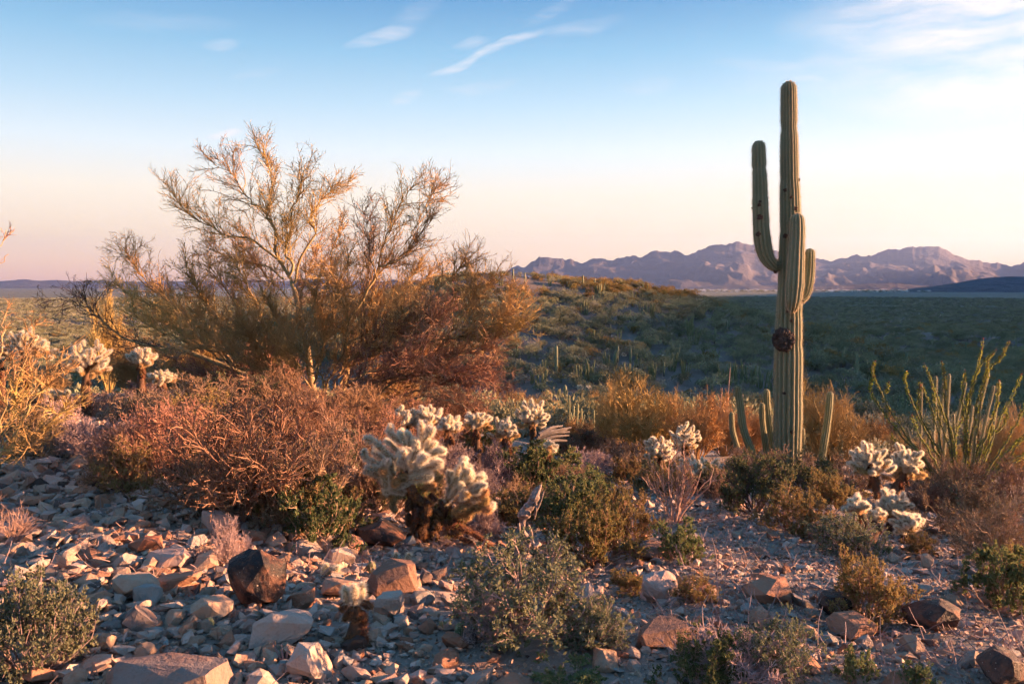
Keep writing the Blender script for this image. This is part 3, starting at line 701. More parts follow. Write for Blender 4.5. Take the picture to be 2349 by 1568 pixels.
def cholla(label, crowns, foot, seed, depth=None, jr=.031, group=None, old=True, name='teddy_bear_cholla'):
    """crowns: list of (cx, cy, half width, half height) in pixels; foot pixel; procedurally fills each crown with outward joints"""
    rng = np.random.default_rng(seed); base = hit(*foot)
    if depth is not None: base = pix(foot[0], foot[1], depth); base[2] = min(base[2], tz(base[0], base[1]))
    d = base[1]; root = thing(name, label, 'cactus', base, group=group); k = d / F
    for ci, (cx, cy, hw, hh) in enumerate(crowns):
        c = pix(cx, cy, d + (ci % 2) * .08); a, b = hw * k, hh * k
        tp = [base + np.array([0, 0, -.03]), base * .5 + c * .5 + np.array([rng.uniform(-.03, .03), 0, 0]), c]
        obj('trunk', trunk_mesh(base, tp, [jr * 1.7, jr * 1.5, jr * .8], M['joint_old'], rng), root)
        area = 4 * pi * a * b; n = int(np.clip(area / (jr * jr * 5.2), 16, 62))
        for i in range(n):
            z = 1 - 1.55 * (i + .5) / n; ph = i * 2.39996 + rng.uniform(-.3, .3); s = math.sqrt(max(0, 1 - z * z))
            u = np.array([s * cos(ph), s * sin(ph) * .9, z])
            inner = rng.random() < .3; f = rng.uniform(.5, .7) if inner else rng.uniform(.72, 1.18) * (1 + .18 * sin(3 * ph + seed))
            tip = c + u * np.array([a, a, b]) * f
            L = jr * rng.uniform(2.2, 4.2); dr = nrm(u * np.array([1, 1, .8]) + np.array([0, 0, .35]) + rng.normal(0, .22, 3))
            add_joint(root, base, tip - dr * L, tip, jr * rng.uniform(.9, 1.12), 'tan' if z < -.15 and rng.random() < .7 else 'new', rng)
        for i in range(max(3, int(n * .1))):     # arms tying the outer joints to the trunk
            ph = i * 2.4 + rng.uniform(-.4, .4); u = np.array([cos(ph), sin(ph), rng.uniform(-.25, .5)])
            add_joint(root, base, c - np.array([0, 0, b * .3]), c + u * np.array([a, a, b]) * .62, jr * 1.1, 'tan' if rng.random() < .6 else 'old', rng)
        if old:
            h = np.linalg.norm(c - base); m = int(np.clip(h / jr * 1.1, 3, 18))
            for i in range(m):
                t = (i + .5) / m * .9; p = base * (1 - t) + c * t; ph = rng.uniform(0, 6.28); o = np.array([cos(ph), sin(ph), 0]) * jr * 1.5
                add_joint(root, base, p + o * .3, p + o * 1.3 + np.array([0, 0, rng.uniform(-3.0, -.8) * jr]), jr * rng.uniform(.9, 1.2), 'old', rng, 'old_joint')
    return root
cholla('fuzzy two-headed cholla with dark shaggy trunks beside the ocotillo', [(1992, 1062, 50, 52), (2078, 1068, 40, 44)], (2030, 1190), 21)
cholla('knee-high pale cholla in front of the two-headed cholla trunks', [(2046, 1158, 38, 36)], (2050, 1225), 22)
cholla('low spreading pale cholla half hidden behind the round grey-green bush', [(1966, 1162, 30, 28), (2010, 1185, 24, 26)], (1990, 1240), 23)
cholla('short upright cholla with rusty base next to the right-hand brown brush'.replace('right-hand ', ''), [(2085, 1200, 40, 34)], (2082, 1252), 24)
cholla('cholla with grey joints and near-black leaning trunk by the stony clearing', [(1512, 1035, 36, 34)], (1540, 1112), 25)
cholla('rounded cholla on a tall dark trunk standing behind its leaning neighbour', [(1570, 1008, 36, 36)], (1572, 1088), 26)
cholla('low cholla behind thin bare thorny stems at the stony clearing', [(1602, 1072, 46, 26)], (1604, 1130), 27)
cholla('open branched cholla on a rusty trunk beside the fallen dry cactus ribs', [(1222, 958, 38, 36)], (1218, 1024), 28, depth=9.5)
cholla('compact cholla with upright joints left of the rusty trunked one'.replace('left of', 'next to'), [(1160, 988, 33, 28)], (1158, 1030), 29, depth=9.0)
cholla('small low cholla peeping over a leafy green mound', [(1256, 1024, 28, 18)], (1252, 1050), 30, depth=8.6)
cholla('wide pale cholla under the lowest limb of the big bare tree', [(925, 960, 36, 28), (975, 958, 40, 26)], (950, 1005), 31, depth=8.6)
cholla('pale cholla clump behind green leaves below the big bare tree', [(1030, 972, 34, 22)], (1030, 1010), 32, depth=8.4)
cholla('tan cholla under hanging twigs at the edge of the big bare tree', [(1094, 966, 32, 24)], (1094, 1010), 33, depth=8.8)
cholla('big cholla behind the yellow-green sapling', [(58, 800, 60, 52)], (58, 905), 34, depth=9.0)
cholla('cholla with a brown shaggy trunk beside the yellow-green sapling', [(198, 832, 58, 54)], (196, 915), 35, depth=8.8)
cholla('slim cholla seen between pink bare branches', [(325, 822, 32, 28)], (325, 885), 36, depth=9.6)
cholla('low cholla hidden in brush under the long dark limb', [(372, 865, 32, 18)], (372, 890), 37, depth=10)
cholla('tiny low cholla at the foot of the yellow-green sapling', [(122, 904, 28, 14)], (120, 925), 38, depth=8.8)
cholla('cholla at the picture edge touching the sapling twigs'.replace('at the picture edge touching', 'partly hidden by'), [(0, 805, 18, 20)], (0, 860), 39, depth=9.2)

def build_small_cholla():
    base = hit(812, 1478); d = base[1]; rng = np.random.default_rng(17); k = d / F
    root = thing('teddy_bear_cholla', 'young cholla with three pale upright joints on a dead brown stump', 'cactus', base)
    Z = lambda x, y, dd=0.0: pix(x, y, d + dd)
    obj('trunk', trunk_mesh(base, [Z(808, 1492), Z(816, 1455), Z(822, 1425), Z(812, 1390)], [26 * k, 24 * k, 18 * k, 14 * k], M['joint_old'], rng), root)
    for x0, y0, x1, y1, dd, r in [(798, 1385, 790, 1343, -.02, 16), (812, 1388, 813, 1338, -.03, 17), (826, 1385, 831, 1335, 0, 16), (806, 1380, 802, 1345, .04, 14)]:
        add_joint(root, base, Z(x0, y0, dd), Z(x1, y1, dd), r * k, 'new', rng)
    for x0, y0, x1, y1, dd, r in [(800, 1380, 782, 1400, -.02, 15), (826, 1378, 846, 1388, 0, 17), (815, 1392, 812, 1420, -.05, 18), (830, 1400, 838, 1425, -.02, 16), (800, 1400, 792, 1418, 0, 14),
                                  (826, 1425, 832, 1448, -.02, 18), (812, 1450, 800, 1480, -.03, 20), (825, 1450, 838, 1468, 0, 16), (800, 1470, 790, 1490, -.02, 18), (818, 1470, 822, 1495, -.04, 18)]:
        add_joint(root, base, Z(x0, y0, dd), Z(x1, y1, dd), r * k, 'old', rng, 'old_joint')
    for label, js, ft in [('pair of tiny pale cholla sprouts behind the red boulder', [(742, 1320, 750, 1292, 14), (766, 1320, 776, 1300, 13), (752, 1322, 760, 1300, 12)], (755, 1322)),
                          ('tiny tan cholla sprout on top of the red boulder edge'.replace('on top of', 'just behind'), [(905, 1290, 908, 1272, 12), (935, 1290, 938, 1274, 12)], (920, 1290))]:
        b = hit(*ft); r0 = thing('cholla_sprout', label, 'cactus', b); kk = b[1] / F
        for x0, y0, x1, y1, r in js: add_joint(r0, b, pix(x0, y0, b[1]), pix(x1, y1, b[1]), r * kk, 'new', rng)
build_small_cholla()

# ------------------------------------------------------------------ bare palo verde tree
def build_tree(name, label, base, limbs, twig_mats, rng, dens=1.0, lscale=1.0, trunk=None, tw=1.0):
    root = thing(name, label, 'tree', base)
    if trunk:
        for pts, r0, r1 in trunk:
            P = catmull([pix(*p) for p in pts], 16); V, Q = tubes(P[None], np.linspace(r0, r1, 16)[None], 8)
            obj('trunk', mesh('trunk', V - base, [Q], M['bark'], smooth=True), root)
    for li, (pts, r0, r1, mi, dn) in enumerate(limbs):
        P0 = catmull([pix(*p) for p in pts], 22)[:20]; L = np.linalg.norm(np.diff(P0, axis=0), axis=1).sum()
        P0[1:-1] += rng.normal(0, .012, (18, 3))
        V, Q = tubes(P0[None], np.linspace(r0, r1, 20)[None] * .72 * rng.uniform(.92, 1.08, (1, 20)), 6)
        lo = obj('limb', mesh('limb', V - base, [Q], M['bark'], smooth=True), root)
        n1 = max(5, int(L * 21 * dens * dn))
        S, D, L1, _ = sprout(P0[None], n1, .12, .97, (.25, .85), .36 * lscale, 1.0 * lscale, .16, rng, .55)
        P1 = grow(S, D, L1, 6, .17, .06, rng)
        S, D, L2, q = sprout(P1, 10, .06, .98, (.35, 1.0), .10 * lscale, .40 * lscale, .10, rng, .45)
        kp = rng.random(len(S)) < np.clip(L1[q] / (.50 * lscale), .18, 1); S, D, L2 = S[kp], D[kp], L2[kp]
        P2 = grow(S, D, L2, 4, .20, .05, rng)
        S, D, L3, q = sprout(P2, 6, .08, 1.0, (.45, 1.1), .04 * lscale, .15 * lscale, .05, rng, .45)
        kp = rng.random(len(S)) < np.clip(L2[q] / (.30 * lscale), .2, 1); S, D, L3 = S[kp], D[kp], L3[kp]
        P3 = grow(S, D, L3, 2, .10, .03, rng)
        parts = [tubes(P1, taper(len(P1), 6, .0066 * tw, .0026 * tw), 4), tubes(P2, taper(len(P2), 4, .0033 * tw, .0018 * tw), 3), tubes(P3, taper(len(P3), 2, .0024 * tw, .0013 * tw), 3)]
        V, Q = join(parts)
        to = obj('twigs', mesh('twigs', V - base, [Q], M[twig_mats[mi]]), lo); to['kind'] = 'stuff'
    return root
def main_tree():
    base = hit(735, 945); d = base[1]; rng = np.random.default_rng(5)
    print('tree depth', d)
    c = lambda pts, o0, o1: [(x, y, d + o0 + (o1 - o0) * i / (len(pts) - 1)) for i, (x, y) in enumerate(pts)]
    trunk = [(c([(735, 955), (715, 880), (705, 800), (692, 740), (676, 665)], 0, 0), .062, .038), (c([(745, 955), (790, 880), (796, 800), (788, 748)], 0, -.3), .05, .034),
             (c([(725, 955), (640, 900), (540, 850), (430, 805)], 0, .2), .05, .036), (c([(745, 955), (830, 930), (905, 930)], 0, -.5), .05, .036)]
    L = []
    def limb(pts, o0, o1, r0=.035, r1=.006, m=0, dn=1.0): L.append((c(pts, o0, o1), r0, r1, m, dn))
    limb([(676, 665), (663, 633), (636, 588), (632, 527), (612, 492), (625, 448), (622, 393), (596, 340), (586, 308)], 0, .3, .042, .006, 1)
    limb([(650, 605), (578, 551), (520, 540), (479, 516), (431, 492), (407, 455), (380, 414)], 0, -.4, .03, .005, 1)
    limb([(612, 492), (581, 462), (554, 434), (533, 400), (502, 382), (474, 374)], .2, .5, .022, .005, 0)
    limb([(663, 633), (673, 609), (656, 575), (670, 520), (667, 482), (687, 452), (694, 393), (711, 345)], 0, -.3, .034, .005, 1)
    limb([(676, 650), (687, 599), (721, 537), (711, 499), (735, 462), (762, 434), (782, 407)], 0, .4, .032, .005, 1)
    limb([(788, 748), (832, 687), (866, 619), (883, 608), (920, 588), (948, 560), (985, 510), (1012, 478)], -.3, -.6, .036, .005, 1)
    limb([(866, 619), (880, 560), (900, 510), (930, 450), (960, 412)], -.4, -.2, .02, .004, 0, .9)
    limb([(866, 640), (850, 590), (842, 530), (830, 465)], -.4, -.8, .02, .004, 2, .9)
    limb([(930, 560), (965, 500), (985, 450), (1000, 420)], -.5, -.3, .014, .004, 1, .8)
    limb([(796, 790), (870, 755), (927, 755), (1013, 653), (1060, 612), (1090, 580)], -.3, -.9, .03, .005, 1)
    limb([(796, 840), (838, 820), (940, 790), (1040, 776), (1098, 783), (1146, 779), (1184, 755), (1218, 722)], -.3, -1.2, .03, .005, 1, 1.0)
    limb([(1043, 776), (1080, 720), (1112, 670), (1130, 648)], -.9, -1.1, .016, .004, 1, 1.2)
    limb([(1040, 776), (1110, 750), (1160, 730), (1200, 700)], -.9, -1.2, .014, .004, 1, 1.2)
    limb([(960, 800), (1030, 760), (1080, 700), (1100, 640)], -.6, -.9, .018, .004, 1, 1.1)
    limb([(900, 850), (1000, 830), (1090, 800), (1150, 810)], -.5, -1.2, .018, .004, 2, 1.1)
    limb([(905, 930), (972, 909), (1030, 919), (1081, 943), (1100, 985)], -.5, -1.1, .03, .006, 2, .5)
    limb([(830, 930), (900, 880), (975, 858), (1060, 850), (1140, 830)], -.4, -1.0, .026, .005, 2)
    limb([(850, 930), (940, 900), (1040, 880), (1130, 890), (1152, 905)], -.4, -.7, .024, .005, 2)
    limb([(796, 840), (880, 810), (960, 760), (1020, 720), (1050, 690)], -.2, .3, .024, .005, 2)
    limb([(430, 805), (360, 795), (285, 775), (235, 735), (205, 705), (195, 685), (170, 660)], .2, -.3, .036, .006, 3, .5)
    limb([(205, 705), (180, 700), (150, 690), (128, 685)], -.2, -.4, .014, .004, 3, 1.0)
    limb([(540, 850), (470, 760), (400, 700), (345, 660), (305, 600), (285, 562)], .1, -.5, .03, .005, 1)
    limb([(540, 840), (450, 740), (370, 710), (290, 670), (235, 630)], .1, .6, .026, .005, 1)
    limb([(600, 870), (520, 760), (470, 690), (440, 640), (410, 610)], 0, -.8, .026, .005, 1)
    limb([(640, 880), (580, 780), (540, 700), (500, 640), (460, 590)], 0, .6, .026, .005, 0)
    limb([(660, 880), (620, 780), (590, 700), (560, 640), (530, 590)], 0, -.6, .026, .005, 1)
    limb([(690, 860), (660, 780), (630, 720), (600, 660)], 0, -1.0, .022, .005, 1)
    limb([(700, 800), (730, 720), (750, 650), (765, 570), (790, 520)], 0, .5, .026, .005, 0)
    limb([(720, 850), (750, 770), (770, 690), (790, 620), (815, 560)], -.1, -.9, .026, .005, 1)
    limb([(720, 880), (740, 800), (720, 720), (730, 650), (745, 600)], -.1, -1.1, .024, .005, 1)
    limb([(780, 880), (830, 780), (850, 720), (900, 680), (940, 640), (990, 590)], -.2, .5, .026, .005, 0)
    limb([(760, 900), (800, 830), (870, 790), (920, 720), (960, 690)], -.2, -1.2, .024, .005, 1)
    limb([(700, 900), (620, 860), (560, 830), (500, 800), (440, 780), (380, 740)], -.1, -1.1, .024, .005, 1)
    limb([(690, 920), (600, 890), (520, 870), (430, 860), (350, 850)], -.1, -.8, .024, .005, 2)
    limb([(700, 930), (640, 860), (600, 800), (570, 760), (520, 720)], -.2, -1.4, .022, .005, 1)
    limb([(750, 930), (800, 880), (860, 850), (930, 830), (1000, 800)], -.2, -1.5, .022, .005, 2)
    limb([(740, 930), (740, 870), (700, 820), (680, 770), (690, 720)], -.2, -1.5, .022, .005, 1)
    limb([(560, 830), (480, 800), (420, 760), (350, 730), (260, 700)], .3, .9, .024, .005, 0)
    limb([(430, 805), (380, 820), (320, 800), (270, 790)], .2, .9, .018, .005, 1, .8)
    limb([(800, 870), (900, 830), (1000, 810), (1090, 820)], .1, .8, .022, .005, 0)
    limb([(700, 760), (690, 700), (700, 640), (720, 590), (740, 545)], .1, .9, .02, .005, 0)
    limb([(676, 700), (640, 660), (600, 620), (560, 575), (520, 520)], 0, .8, .02, .005, 0)
    limb([(790, 780), (810, 720), (840, 660), (850, 600), (870, 540)], -.2, .7, .02, .005, 0)
    limb([(800, 800), (860, 740), (920, 690), (980, 640), (1030, 610)], -.2, .9, .02, .005, 0)
    limb([(560, 850), (480, 810), (400, 770), (330, 740), (290, 690)], -.1, -1.0, .022, .005, 1)
    limb([(800, 900), (880, 870), (980, 850), (1080, 860), (1150, 860)], -.3, -1.3, .022, .005, 2)
    limb([(720, 900), (660, 820), (560, 780), (480, 740), (400, 680)], -.1, .3, .022, .005, 1)
    limb([(740, 900), (780, 820), (800, 740), (780, 680), (770, 640)], -.1, -1.3, .022, .005, 1)
    limb([(740, 880), (830, 800), (900, 760), (980, 740), (1060, 730)], -.1, -1.5, .022, .005, 2)
    limb([(650, 640), (610, 610), (560, 600), (500, 580), (450, 555)], 0, .4, .02, .005, 0)
    build_tree('palo_verde_tree', 'big bare palo verde tree with a golden haze of fine twigs', base, L, ['twig_gold', 'twig_green', 'twig_red', 'twig_dark'], rng, trunk=trunk)
main_tree()
def sapling():
    base = pix(-30, 1085, 5.6); base[2] = tz(base[0], base[1]); d = 5.6; rng = np.random.default_rng(15)
    c = lambda pts, o0, o1: [(x, y, d + o0 + (o1 - o0) * i / (len(pts) - 1)) for i, (x, y) in enumerate(pts)]
    L = [(c(p, a, b), .014, .003, m, dn) for p, a, b, m, dn in [
        ([(-30, 1080), (0, 960), (40, 860), (70, 780), (95, 715)], 0, .1, 0, .7), ([(-20, 1080), (40, 980), (90, 900), (130, 840), (150, 790)], 0, -.2, 1, .8), ([(-30, 1080), (-30, 940), (-5, 840), (5, 760), (20, 705)], 0, .2, 0, .7),
        ([(-60, 1080), (-80, 900), (-60, 740), (-30, 640), (0, 560), (28, 500)], 0, .2, 2, .22), ([(-20, 1085), (60, 1010), (120, 960), (170, 920)], 0, -.3, 1, .8), ([(-20, 1085), (40, 1040), (90, 1010), (140, 990)], 0, -.5, 1, .7),
        ([(-30, 1080), (10, 1000), (30, 930), (50, 880)], 0, -.4, 1, .9), ([(-40, 1080), (-20, 990), (60, 930), (80, 860), (110, 810)], 0, .4, 0, .8), ([(-60, 1080), (-60, 900), (-70, 800), (-40, 690), (0, 600), (38, 575)], 0, .3, 2, .2)]]
    build_tree('palo_verde_sapling', 'yellow-green bare sapling leaning in from the side of the stony slope'.replace(' in from the side of', ' over'), base, L, ['twig_gold', 'twig_green', 'twig_red'], rng, lscale=.45, dens=.75, tw=.75)
sapling()
def bare_shrub():
    base = hit(345, 935); d = base[1]; rng = np.random.default_rng(25)
    c = lambda pts, o: [(x, y, d + o * i / (len(pts) - 1)) for i, (x, y) in enumerate(pts)]
    limbs = [([(290, 915), (280, 850), (262, 825), (240, 790), (222, 755)], -.1), ([(300, 915), (310, 870), (300, 840), (280, 810), (255, 750)], .2), ([(340, 915), (352, 870), (375, 800), (390, 760)], -.2), ([(350, 920), (385, 860), (405, 820)], .1), ([(225, 760), (205, 748), (190, 730), (170, 705)], .1), ([(380, 960), (420, 900), (415, 850), (400, 825)], -.3), ([(400, 960), (450, 900), (480, 880)], -.4), ([(300, 890), (325, 860), (318, 800), (330, 770)], .3)]
    root = thing('bare_shrub', 'leafless pink-barked shrub with crooked branches in front of the slim cholla', 'shrub', base)
    for pts, o in limbs:
        P0 = catmull(c(pts, o), 14); P0[1:-1] += rng.normal(0, .012, (12, 3))
        V, Q = tubes(P0[None], np.linspace(.016, .006, 14)[None], 6); lo = obj('limb', mesh('limb', V - base, [Q], M['twig_pink'], smooth=True), root)
        S, D, L1, _ = sprout(P0[None], 9, .3, 1, (.5, 1.1), .10, .26, .1, rng); P1 = grow(S, D, L1, 5, .25, .05, rng)
        S, D, L2, _ = sprout(P1, 5, .2, 1, (.5, 1.1), .04, .11, .05, rng); P2 = grow(S, D, L2, 3, .2, .0, rng)
        V, Q = join([tubes(P1, taper(len(P1), 5, .006, .003), 4), tubes(P2, taper(len(P2), 3, .003, .002), 3)])
        obj('twigs', mesh('twigs', V - base, [Q], M['twig_pink']), lo)['kind'] = 'stuff'
bare_shrub()

# ------------------------------------------------------------------ ocotillo
def ocotillo():
    base = hit(2195, 1146); d = base[1]; rng = np.random.default_rng(41); print('ocotillo depth', d)
    root = thing('ocotillo', 'ocotillo with long wand-like canes clothed in tiny yellow-green leaves', 'shrub', base)
    z = lambda x, y: (1491 + x * .3657, 573.5 + y * .3657)
    C = [[(1890, 1540), (1700, 1290), (1550, 1080), (1450, 900), (1395, 760), (1412, 700)], [(1900, 1540), (1740, 1330), (1600, 1190), (1480, 1040), (1390, 900), (1385, 840), (1408, 790)], [(1880, 1540), (1850, 1400), (1800, 1110), (1760, 980), (1700, 850)],
         [(1930, 1540), (1900, 1180), (1860, 1080), (1790, 890), (1720, 710)], [(1985, 1540), (1975, 1250), (1985, 1000), (2010, 880), (2060, 720), (2090, 560)], [(1995, 1540), (1985, 1150), (2010, 930), (2060, 750), (2170, 630)], [(2000, 1540), (2060, 1100), (2085, 850), (2130, 740), (2200, 670), (2252, 575)],
         [(1990, 1540), (2060, 1230), (2190, 1130), (2235, 1050), (2228, 985)], [(2010, 1540), (2130, 1400), (2250, 1250), (2346, 1160)], [(2020, 1540), (2160, 1430), (2346, 1290)], [(1890, 1540), (1790, 1330), (1690, 1160), (1645, 1040)], [(1900, 1540), (1830, 1300), (1690, 1010), (1700, 820)],
         [(1960, 1540), (1920, 1330), (1915, 1170), (1960, 1050)], [(1960, 1540), (2080, 1330), (2130, 1180), (2150, 1060)], [(1900, 1540), (1760, 1440), (1660, 1290)], [(1900, 1540), (1990, 1380), (2110, 1220)], [(2005, 1540), (2180, 1380), (2320, 1210), (2400, 1100)], [(1480, 900), (1490, 870), (1497, 830)],
         [(1950, 1540), (1880, 1250), (1800, 1000), (1770, 860)], [(1980, 1540), (2010, 1200), (2060, 950), (2110, 800), (2120, 700)], [(2010, 1540), (2110, 1280), (2200, 1050), (2290, 880), (2330, 780)], [(2010, 1540), (2170, 1300), (2300, 1080), (2380, 930)], [(1940, 1540), (1900, 1300), (1860, 1000), (1850, 820), (1830, 700)],
         [(1900, 1540), (1720, 1350), (1590, 1230), (1500, 1150)], [(1990, 1540), (2100, 1200), (2180, 960), (2190, 820)], [(1960, 1540), (1990, 1200), (1960, 950), (1975, 760)], [(2000, 1540), (2230, 1350), (2420, 1230)], [(1920, 1540), (1780, 1230), (1660, 1000), (1600, 830), (1610, 760)]]
    for i, pts in enumerate(C):
        dd = rng.uniform(-.35, .35); n = 26
        P = catmull([pix(*z(x, y), d + (dd * j / (len(pts) - 1))) for j, (x, y) in enumerate(pts)], n)
        P[1:-1] += rng.normal(0, .006, (n - 2, 3))
        V, Q = tubes(P[None], np.linspace(.012 if i != 17 else .006, .005, n)[None], 6)
        o = obj('cane', mesh('cane', V - base, [Q], M['oco_bark'], smooth=True), root)
        L = np.linalg.norm(np.diff(P, axis=0), axis=1).sum(); m = int(L * 260)
        t = rng.uniform(.10, .98, m) * (n - 1); k = np.minimum(t.astype(int), n - 2); f = (t - k)[:, None]
        ctr = P[k] * (1 - f) + P[k + 1] * f; T = nrm(P[k + 1] - P[k])
        dr = nrm(np.cross(T, rng.normal(0, 1, (m, 3)))) + T * .3
        V, Q = leaves(ctr + nrm(dr) * .008, .020, rng, .6, dirs=dr)
        obj('leaves', mesh('leaves', V - base, [Q], M['oco_leaf']), o)['kind'] = 'stuff'
        q = P[-4:]; m = 26; kk = rng.integers(0, 3, m); V, Q = leaves(q[kk + 1], .018, rng, .4, dirs=np.tile(nrm(P[-1] - P[-3]), (m, 1)))
        obj('tip', mesh('tip', V - base, [Q], M['oco_tip']), o)
ocotillo()
#--PART3--
# ------------------------------------------------------------------ shrubs
def shrub_parts(seed, h=1.0, w=1.2, stems=14, b1=6, b2=5, b3=0, spread=1.15, r=.012, leaf=0, lsize=.03, stem='twig_brown', lf='leaf_green', up=.10, wander=.16, aspect=.55, l1=(.28, .6), l2=(.12, .32), tip_only=False):
    """a shrub of unit size: woody stems fanning from the base, two levels of twigs, leaves on the twigs"""
    rng = np.random.default_rng(seed)
    az = np.arange(stems) * 2.39996 + rng.uniform(-.4, .4, stems); tl = spread * np.sqrt((np.arange(stems) + .5) / stems) * rng.uniform(.8, 1.1, stems)
    D = np.stack([np.sin(tl) * np.cos(az), np.sin(tl) * np.sin(az), np.cos(tl)], -1)
    L = 1 / np.sqrt((np.sin(tl) / (w / 2)) ** 2 + (np.cos(tl) / h) ** 2) * rng.uniform(.72, 1.05, stems)
    S = np.stack([np.cos(az) * .03 * w, np.sin(az) * .03 * w, np.full(stems, -.03)], -1)
    P0 = grow(S, D, L, 8, wander, up * .5, rng)
    s, d, l, _ = sprout(P0, b1, .22, 1, (.35, .9), l1[0] * h, l1[1] * h, up, rng, .5); P1 = grow(s, d, l, 5, wander * 1.1, up, rng)
    s, d, l, _ = sprout(P1, b2, .15, 1, (.4, 1.0), l2[0] * h, l2[1] * h, up, rng, .4); P2 = grow(s, d, l, 3, wander, up * .6, rng)
    T = [tubes(P0, taper(stems, 8, r, r * .45), 5), tubes(P1, taper(len(P1), 5, r * .55, r * .32), 4), tubes(P2, taper(len(P2), 3, r * .38, r * .22), 3)]
    last = P2
    if b3:
        s, d, l, _ = sprout(P2, b3, .15, 1, (.4, 1.0), l2[0] * h * .4, l2[1] * h * .45, up * .5, rng, .3); P3 = grow(s, d, l, 2, wander, 0, rng)
        T.append(tubes(P3, taper(len(P3), 2, r * .30, r * .18), 3)); last = P3
    V, Q = join(T); out = [('stems', mesh('stems', V, [Q], M[stem]))]
    if leaf:
        n = last.shape[1]; m = leaf; i = rng.integers(0, len(last), m); t = (rng.uniform(.35 if not tip_only else .8, 1.0, m)) * (n - 1); k = np.minimum(t.astype(int), n - 2); f = (t - k)[:, None]
        C = last[i, k] * (1 - f) + last[i, k + 1] * f; dr = nrm(last[i, k + 1] - last[i, k] + rng.normal(0, .7, (m, 3)))
        V, Q = leaves(C, lsize, rng, aspect, dirs=dr + np.array([0, 0, .3])); out.append(('foliage', mesh('foliage', V, [Q], M[lf])))
    return out
SH = {}
SH['bursage'] = [shrub_parts(60 + i, .9, 1.5, 24, 6, 6, 0, 1.35, .010, 10500, .038, 'twig_lilac', 'leaf_grey', l2=(.10, .26)) for i in range(2)]
SH['green'] = [shrub_parts(64 + i, .9, 1.6, 18, 6, 5, 0, 1.4, .012, 9500, .05, 'twig_brown', 'leaf_green', l2=(.10, .28)) for i in range(2)]
SH['olive'] = [shrub_parts(68 + i, .9, 1.5, 22, 7, 6, 0, 1.35, .010, 11000, .038, 'twig_red', 'leaf_gold', l2=(.10, .26)) for i in range(2)]
SH['redtwig'] = [shrub_parts(72 + i, 1.0, 1.5, 26, 8, 6, 3, 1.2, .011, 9000, .017, 'twig_red', 'leaf_small', wander=.22, l2=(.12, .30)) for i in range(2)]
SH['lilac'] = [shrub_parts(76 + i, .9, 1.5, 26, 8, 6, 2, 1.3, .011, 0, .02, 'twig_lilac', wander=.24, l2=(.10, .24)) for i in range(2)]
SH['brown'] = [shrub_parts(80 + i, .9, 1.5, 24, 7, 6, 2, 1.3, .010, 5200, .022, 'twig_brown', 'leaf_small', wander=.2, l2=(.10, .26)) for i in range(2)]
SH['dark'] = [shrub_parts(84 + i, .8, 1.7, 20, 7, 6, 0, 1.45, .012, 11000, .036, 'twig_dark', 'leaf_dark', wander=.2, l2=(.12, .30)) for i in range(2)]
SH['golden'] = [shrub_parts(88 + i, 1.0, 1.3, 20, 8, 6, 3, 1.05, .012, 0, .02, 'twig_gold', wander=.14, up=.16, l1=(.30, .6), l2=(.14, .34)) for i in range(3)]
SH['goldgreen'] = [shrub_parts(92 + i, 1.0, 1.35, 18, 8, 6, 3, 1.1, .012, 0, .02, 'twig_green', wander=.14, up=.16, l1=(.30, .6), l2=(.14, .34)) for i in range(2)]
SH['wand'] = [shrub_parts(95 + i, 1.0, .9, 12, 5, 3, 0, .6, .012, 900, .03, 'twig_pink', 'leaf_small', wander=.14, up=.1) for i in range(2)]
SH['grass'] = [shrub_parts(98, 1.0, 1.4, 70, 2, 2, 0, 1.1, .008, 0, .02, 'twig_pink', wander=.08, up=0)]
def place(kind, v, loc, w, h, rot, label, cat='shrub', group=None, name='shrub'):
    parts = SH[kind][v % len(SH[kind])]
    W0 = {'bursage': 1.5, 'green': 1.6, 'olive': 1.5, 'redtwig': 1.5, 'lilac': 1.5, 'brown': 1.5, 'dark': 1.7, 'golden': 1.3, 'goldgreen': 1.35, 'wand': .9, 'grass': 1.4}[kind] * 1.12
    H0 = {'bursage': .9, 'green': .9, 'olive': .9, 'lilac': .9, 'brown': .9, 'dark': .8}.get(kind, 1.0) * 1.08
    root = thing(name, label, cat, loc, rot, (w / W0, w / W0, h / H0), group)
    for nm, me in parts: obj(nm, me, root)
    return root
